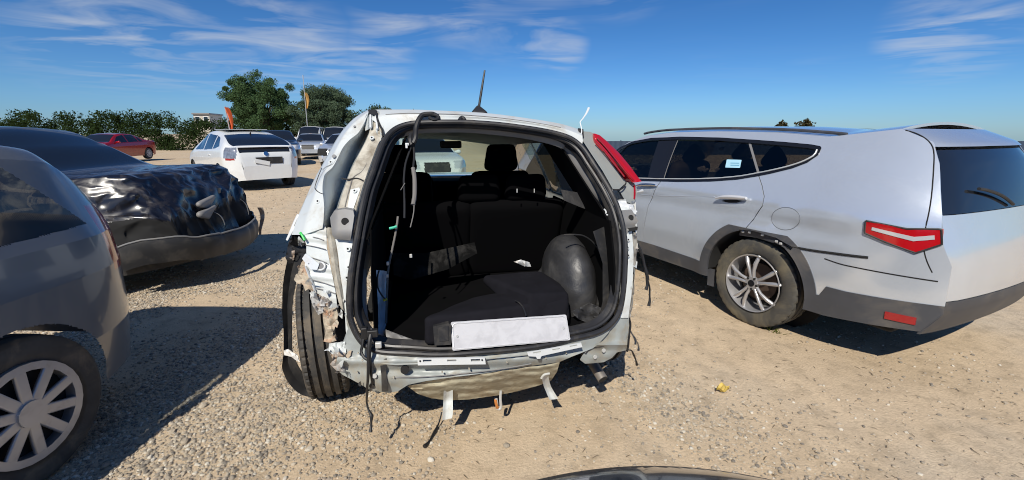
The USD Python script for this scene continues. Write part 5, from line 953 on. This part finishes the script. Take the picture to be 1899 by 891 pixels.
put_car(wreck, pp, M['black_paint'], {'windscreen': M['far_glass'], 'rear_window': M['far_glass'], 'nose_cavity': M['dark'], 'bumper': M['black_plastic'], 'tail_lamp': M['red_deep']}, 1.84, wl_)
bar = np.array([[4.0, .98, .52], [4.35, .86, .56], [4.64, .5, .54], [4.72, 0, .52], [4.66, -.5, .55], [4.38, -.84, .60], [4.02, -.98, .50]])
brow = np.array([resample(bar, 60) + [0, 0, -dz] + np.outer(fbm(resample(bar, 60) * 5, 3, 3) - .5, [.08, .05, .06]) for dz in (0, .06, .14, .24)]); brow[1:3, :, 0] += .03
obj('bumper_skin', sheet(brow, d=(-.012, 0, 0)), M['black_plastic'], wreck); obj('bumper_edge', tube(brow[0], .009), M['grey_plastic'], wreck)
for k, (a, b) in enumerate([((4.45, .62, .62), (4.40, .50, .74)), ((4.42, .10, .60), (4.36, .16, .72)), ((4.22, .88, .56), (4.05, .93, .86)), ((4.3, -.5, .62), (4.25, -.4, .75)), ((4.60, .45, .60), (4.55, .40, .80)), ((4.62, -.1, .58), (4.56, -.16, .74))]):
    obj('torn_strip', tube(np.array([a, (np.array(a) + b) / 2 + [.02, .02, 0], b]), [.010, .022, .006], flat=.3), M['steel' if k < 2 else 'grey_plastic'], wreck)
for q in [(4.50, -.28, .84), (4.53, -.34, .74)]: obj('lamp_shell', soft(hull_balls([np.array(q), np.array(q) + [.02, .22, .05], np.array(q) + [.0, .12, -.05]], [.035, .02, .02]), .03, 3, amp=.01), M['grey_trim'], wreck)
obj('hanging_scrap', sheet(np.array([[[4.50 + .07 * u * (1 - s * .6), .86 + .05 * math.sin(5 * s), .62 - .36 * s] for u in (0, .5, 1)] for s in np.linspace(0, 1, 8)]), d=(0, .006, 0)), M['torn_metal'], wreck)

# ---- the dark bonnet just below the camera, and the car to our left whose shadow falls into view
nose = saloon('dark_saloon', 'dark blue-grey car whose rounded bonnet edge shows at the bottom of the picture', (.34, -3.728), (0, 1), M['bonnet_paint'], rn=True)
gc = wagon('grey_car', 'grey car left of the camera that throws its shadow on the gravel', (-3.02, 2.62), (-.03, -1.0), M['grey_paint'], H=1.60, clear=True)


# ================================================================ trees, hedge, flags, fence, building
def leaf_cloud(centres, radii, n, size, seed, flat=.8):
    r = np.random.default_rng(seed); k = r.integers(0, len(centres), n); d = r.normal(size=(n, 3)); d /= np.linalg.norm(d, axis=1, keepdims=True)
    c = np.asarray(centres)[k] + d * (np.asarray(radii)[k] * r.uniform(.05, 1.35, n) ** .6)[:, None] * [1, 1, flat]
    a = r.normal(size=(n, 3)); a /= np.linalg.norm(a, axis=1, keepdims=True); b = np.cross(a, r.normal(size=(n, 3))); b /= np.linalg.norm(b, axis=1, keepdims=True)
    s = (size * r.uniform(.5, 1.3, n))[:, None]; V = np.stack([c - a * s, c + b * s * .55, c + a * s, c - b * s * .55], 1).reshape(-1, 3); i = np.arange(n) * 4
    return trimesh.Trimesh(V, np.vstack([np.stack([i, i + 1, i + 2], -1), np.stack([i, i + 2, i + 3], -1)]), process=False)
def tree(name, label, loc, H, R, base, seed, m='leaf', n=80000, size=.065):
    r = np.random.default_rng(seed); t = thing(name, label, 'tree', (loc[0], loc[1], -.2)); cz = (H + base) / 2; cs, rs, limbs = [], [], []
    for k in range(190):
        d = r.normal(size=3); d /= np.linalg.norm(d); q = r.uniform(.35, 1.0) ** .8 * (.8 + .35 * noise(np.array([d * 2.1]), seed)[0]); p = np.array([d[0] * R * q, d[1] * R * q, cz + d[2] * (H - base) / 2 * q]); p[2] = max(p[2], base * .8)
        s = R * r.uniform(.07, .22); cs.append(p); rs.append(s)
        if k % 6 == 0: limbs.append(tube(np.array([[0, 0, base * .8], [p[0] * .35, p[1] * .35, base + (p[2] - base) * .55], p]), [.09, .05, .012], 6))
    obj('trunk', [tube(np.array([[0, 0, -.2], [.08, .05, base * .6], [0, 0, base * 1.3]]), [.24, .18, .12], 10)] + limbs, M['bark'], t); obj('crown', leaf_cloud(cs, rs, n, size, seed + 1), M[m], t, smooth=False); return t
tree('broad_tree', 'taller broad green tree behind the white hatchback roof', (-21.7, 40), 6.9, 2.95, 1.6, 5, 'leaf')
tree('feathery_tree', 'grey-green feathery tree with a yellow banner in front, right of the taller tree', (-16.6, 40.5), 5.9, 2.7, 1.2, 9, 'leaf2')
tree('small_tree', 'small bushy tree at the right of the hedge, behind the wrecked car pillar', (-12.6, 43), 4.3, 2.0, 1.0, 13, 'leaf2', 26000)
for k, (px, z, R) in enumerate([(1492, 2.25, .75), (1448, 2.0, .5)]):
    p = rays([(px, 240)])[0]; p = p * 36 / p[1]; tree('dry_bush', ['dry brown-green bush top showing over the silver car roof', 'thin dry bush left of the bigger one over the silver car roof'][k], p[:2], z + 1.2 - .45, R, 1.3, 20 + k, 'dry_leaf', 1400, .09)
r = np.random.default_rng(3); hc, hr = [], []
for x in np.arange(-75, -9.5, .55):
    top = 2.6 + 1.1 * noise(np.array([[x * .22, 0, 0]]), 4)[0] + .5 * noise(np.array([[x * .9, 3, 0]]), 5)[0]
    for z in np.arange(.3, top, .7): hc.append([x + r.normal(0, .3), 44.5 + r.normal(0, .8), z]); hr.append(r.uniform(.45, .8))
tag(obj('far_hedge', leaf_cloud(hc, hr, 120000, .10, 8, .9), M['hedge'], smooth=False), 'dense dark green hedge and scrub along the back of the yard', 'hedge', kind='stuff')
def flag(name, label, loc, z0, z1, w, m, pole_top, lean=0.0):
    t = thing(name, label, 'flag', (loc[0], loc[1], -.1)); obj('pole', tube(np.array([[0, 0, 0], [lean * .5, 0, pole_top * .5], [lean, 0, pole_top]]), .03, 8), M['pole'], t)
    u, s = np.meshgrid(np.linspace(0, 1, 10), np.linspace(0, 1, 16)); wd = w * np.sin(np.pi * np.clip(s * .9 + .08, 0, 1)) ** .5
    G = np.stack([lean * (z0 + s * (z1 - z0)) / pole_top + .03 + u * wd, .12 * np.sin(u * 5 + s * 3), z0 + s * (z1 - z0)], -1); obj('cloth', sheet(G, d=(0, .01, 0)), M[m], t)
px3 = lambda px, Y: (lambda d: (d * Y / d[1])[:2])(rays([px])[0])
flag('feather_flag', 'orange feather flag standing behind the white hatchback roof', px3((427, 215), 24), 1.7, 3.0, .24, 'orange_cloth', 3.05, -.22)
flag('feather_flag', 'yellow banner on a tall pole in front of the feathery tree', px3((564, 185), 36.5), 3.6, 4.8, .28, 'yellow_cloth', 6.1, .1)
bt = thing('far_building', 'small beige building beyond the hedge at the left', 'building', (*px3((386, 215), 62), 0), .2)
obj('wall', rbox(1.9, 4, 4.0, .03, c=(0, 0, 2.0)), M['wall'], bt); obj('roof', rbox(2.1, 4.4, .2, .03, c=(0, 0, 4.08)), M['grey_plastic'], bt)
for x in (-.5, .5): w = obj('window', rbox(.6, .06, .9, .01, c=(x, -2.01, 3.3)), M['white_clean'], bt); obj('pane', rbox(.48, .04, .76, .01, c=(x, -2.03, 3.3)), M['far_glass'], w)
ft_ = thing('blue_fence', 'dark blue sheet-metal fence along the back of the yard at the right', 'fence', (0, 34.0, 0))
for k in range(22):
    x = 1.0 + 2.4 * k; obj('panel', sheet(np.array([[[x + u, .02 * math.sin(u * 16), z] for u in np.linspace(0, 2.36, 24)] for z in (-.4, 1.02)]), d=(0, .01, 0)), M['fence_blue'], ft_); obj('post', rbox(.08, .08, 1.5, .01, c=(x - .02, .06, .33)), M['fence_blue'], ft_)
lf = thing('dry_leaf', 'crumpled yellow leaf lying on the sand right of the wrecked car', 'leaf', (*gnd(1340, 727)[:2], .02), .4)
obj('blade', sheet(np.array([[[.055 * s, .03 * u * math.sin(math.pi * (s * .5 + .5)) + .0, .012 * math.sin(6 * s) + .012 * u * u + .004 * math.sin(9 * u)] for u in np.linspace(-1, 1, 9)] for s in np.linspace(-1, 1, 14)]), d=(0, 0, .001)), M['brown_leaf'], lf)
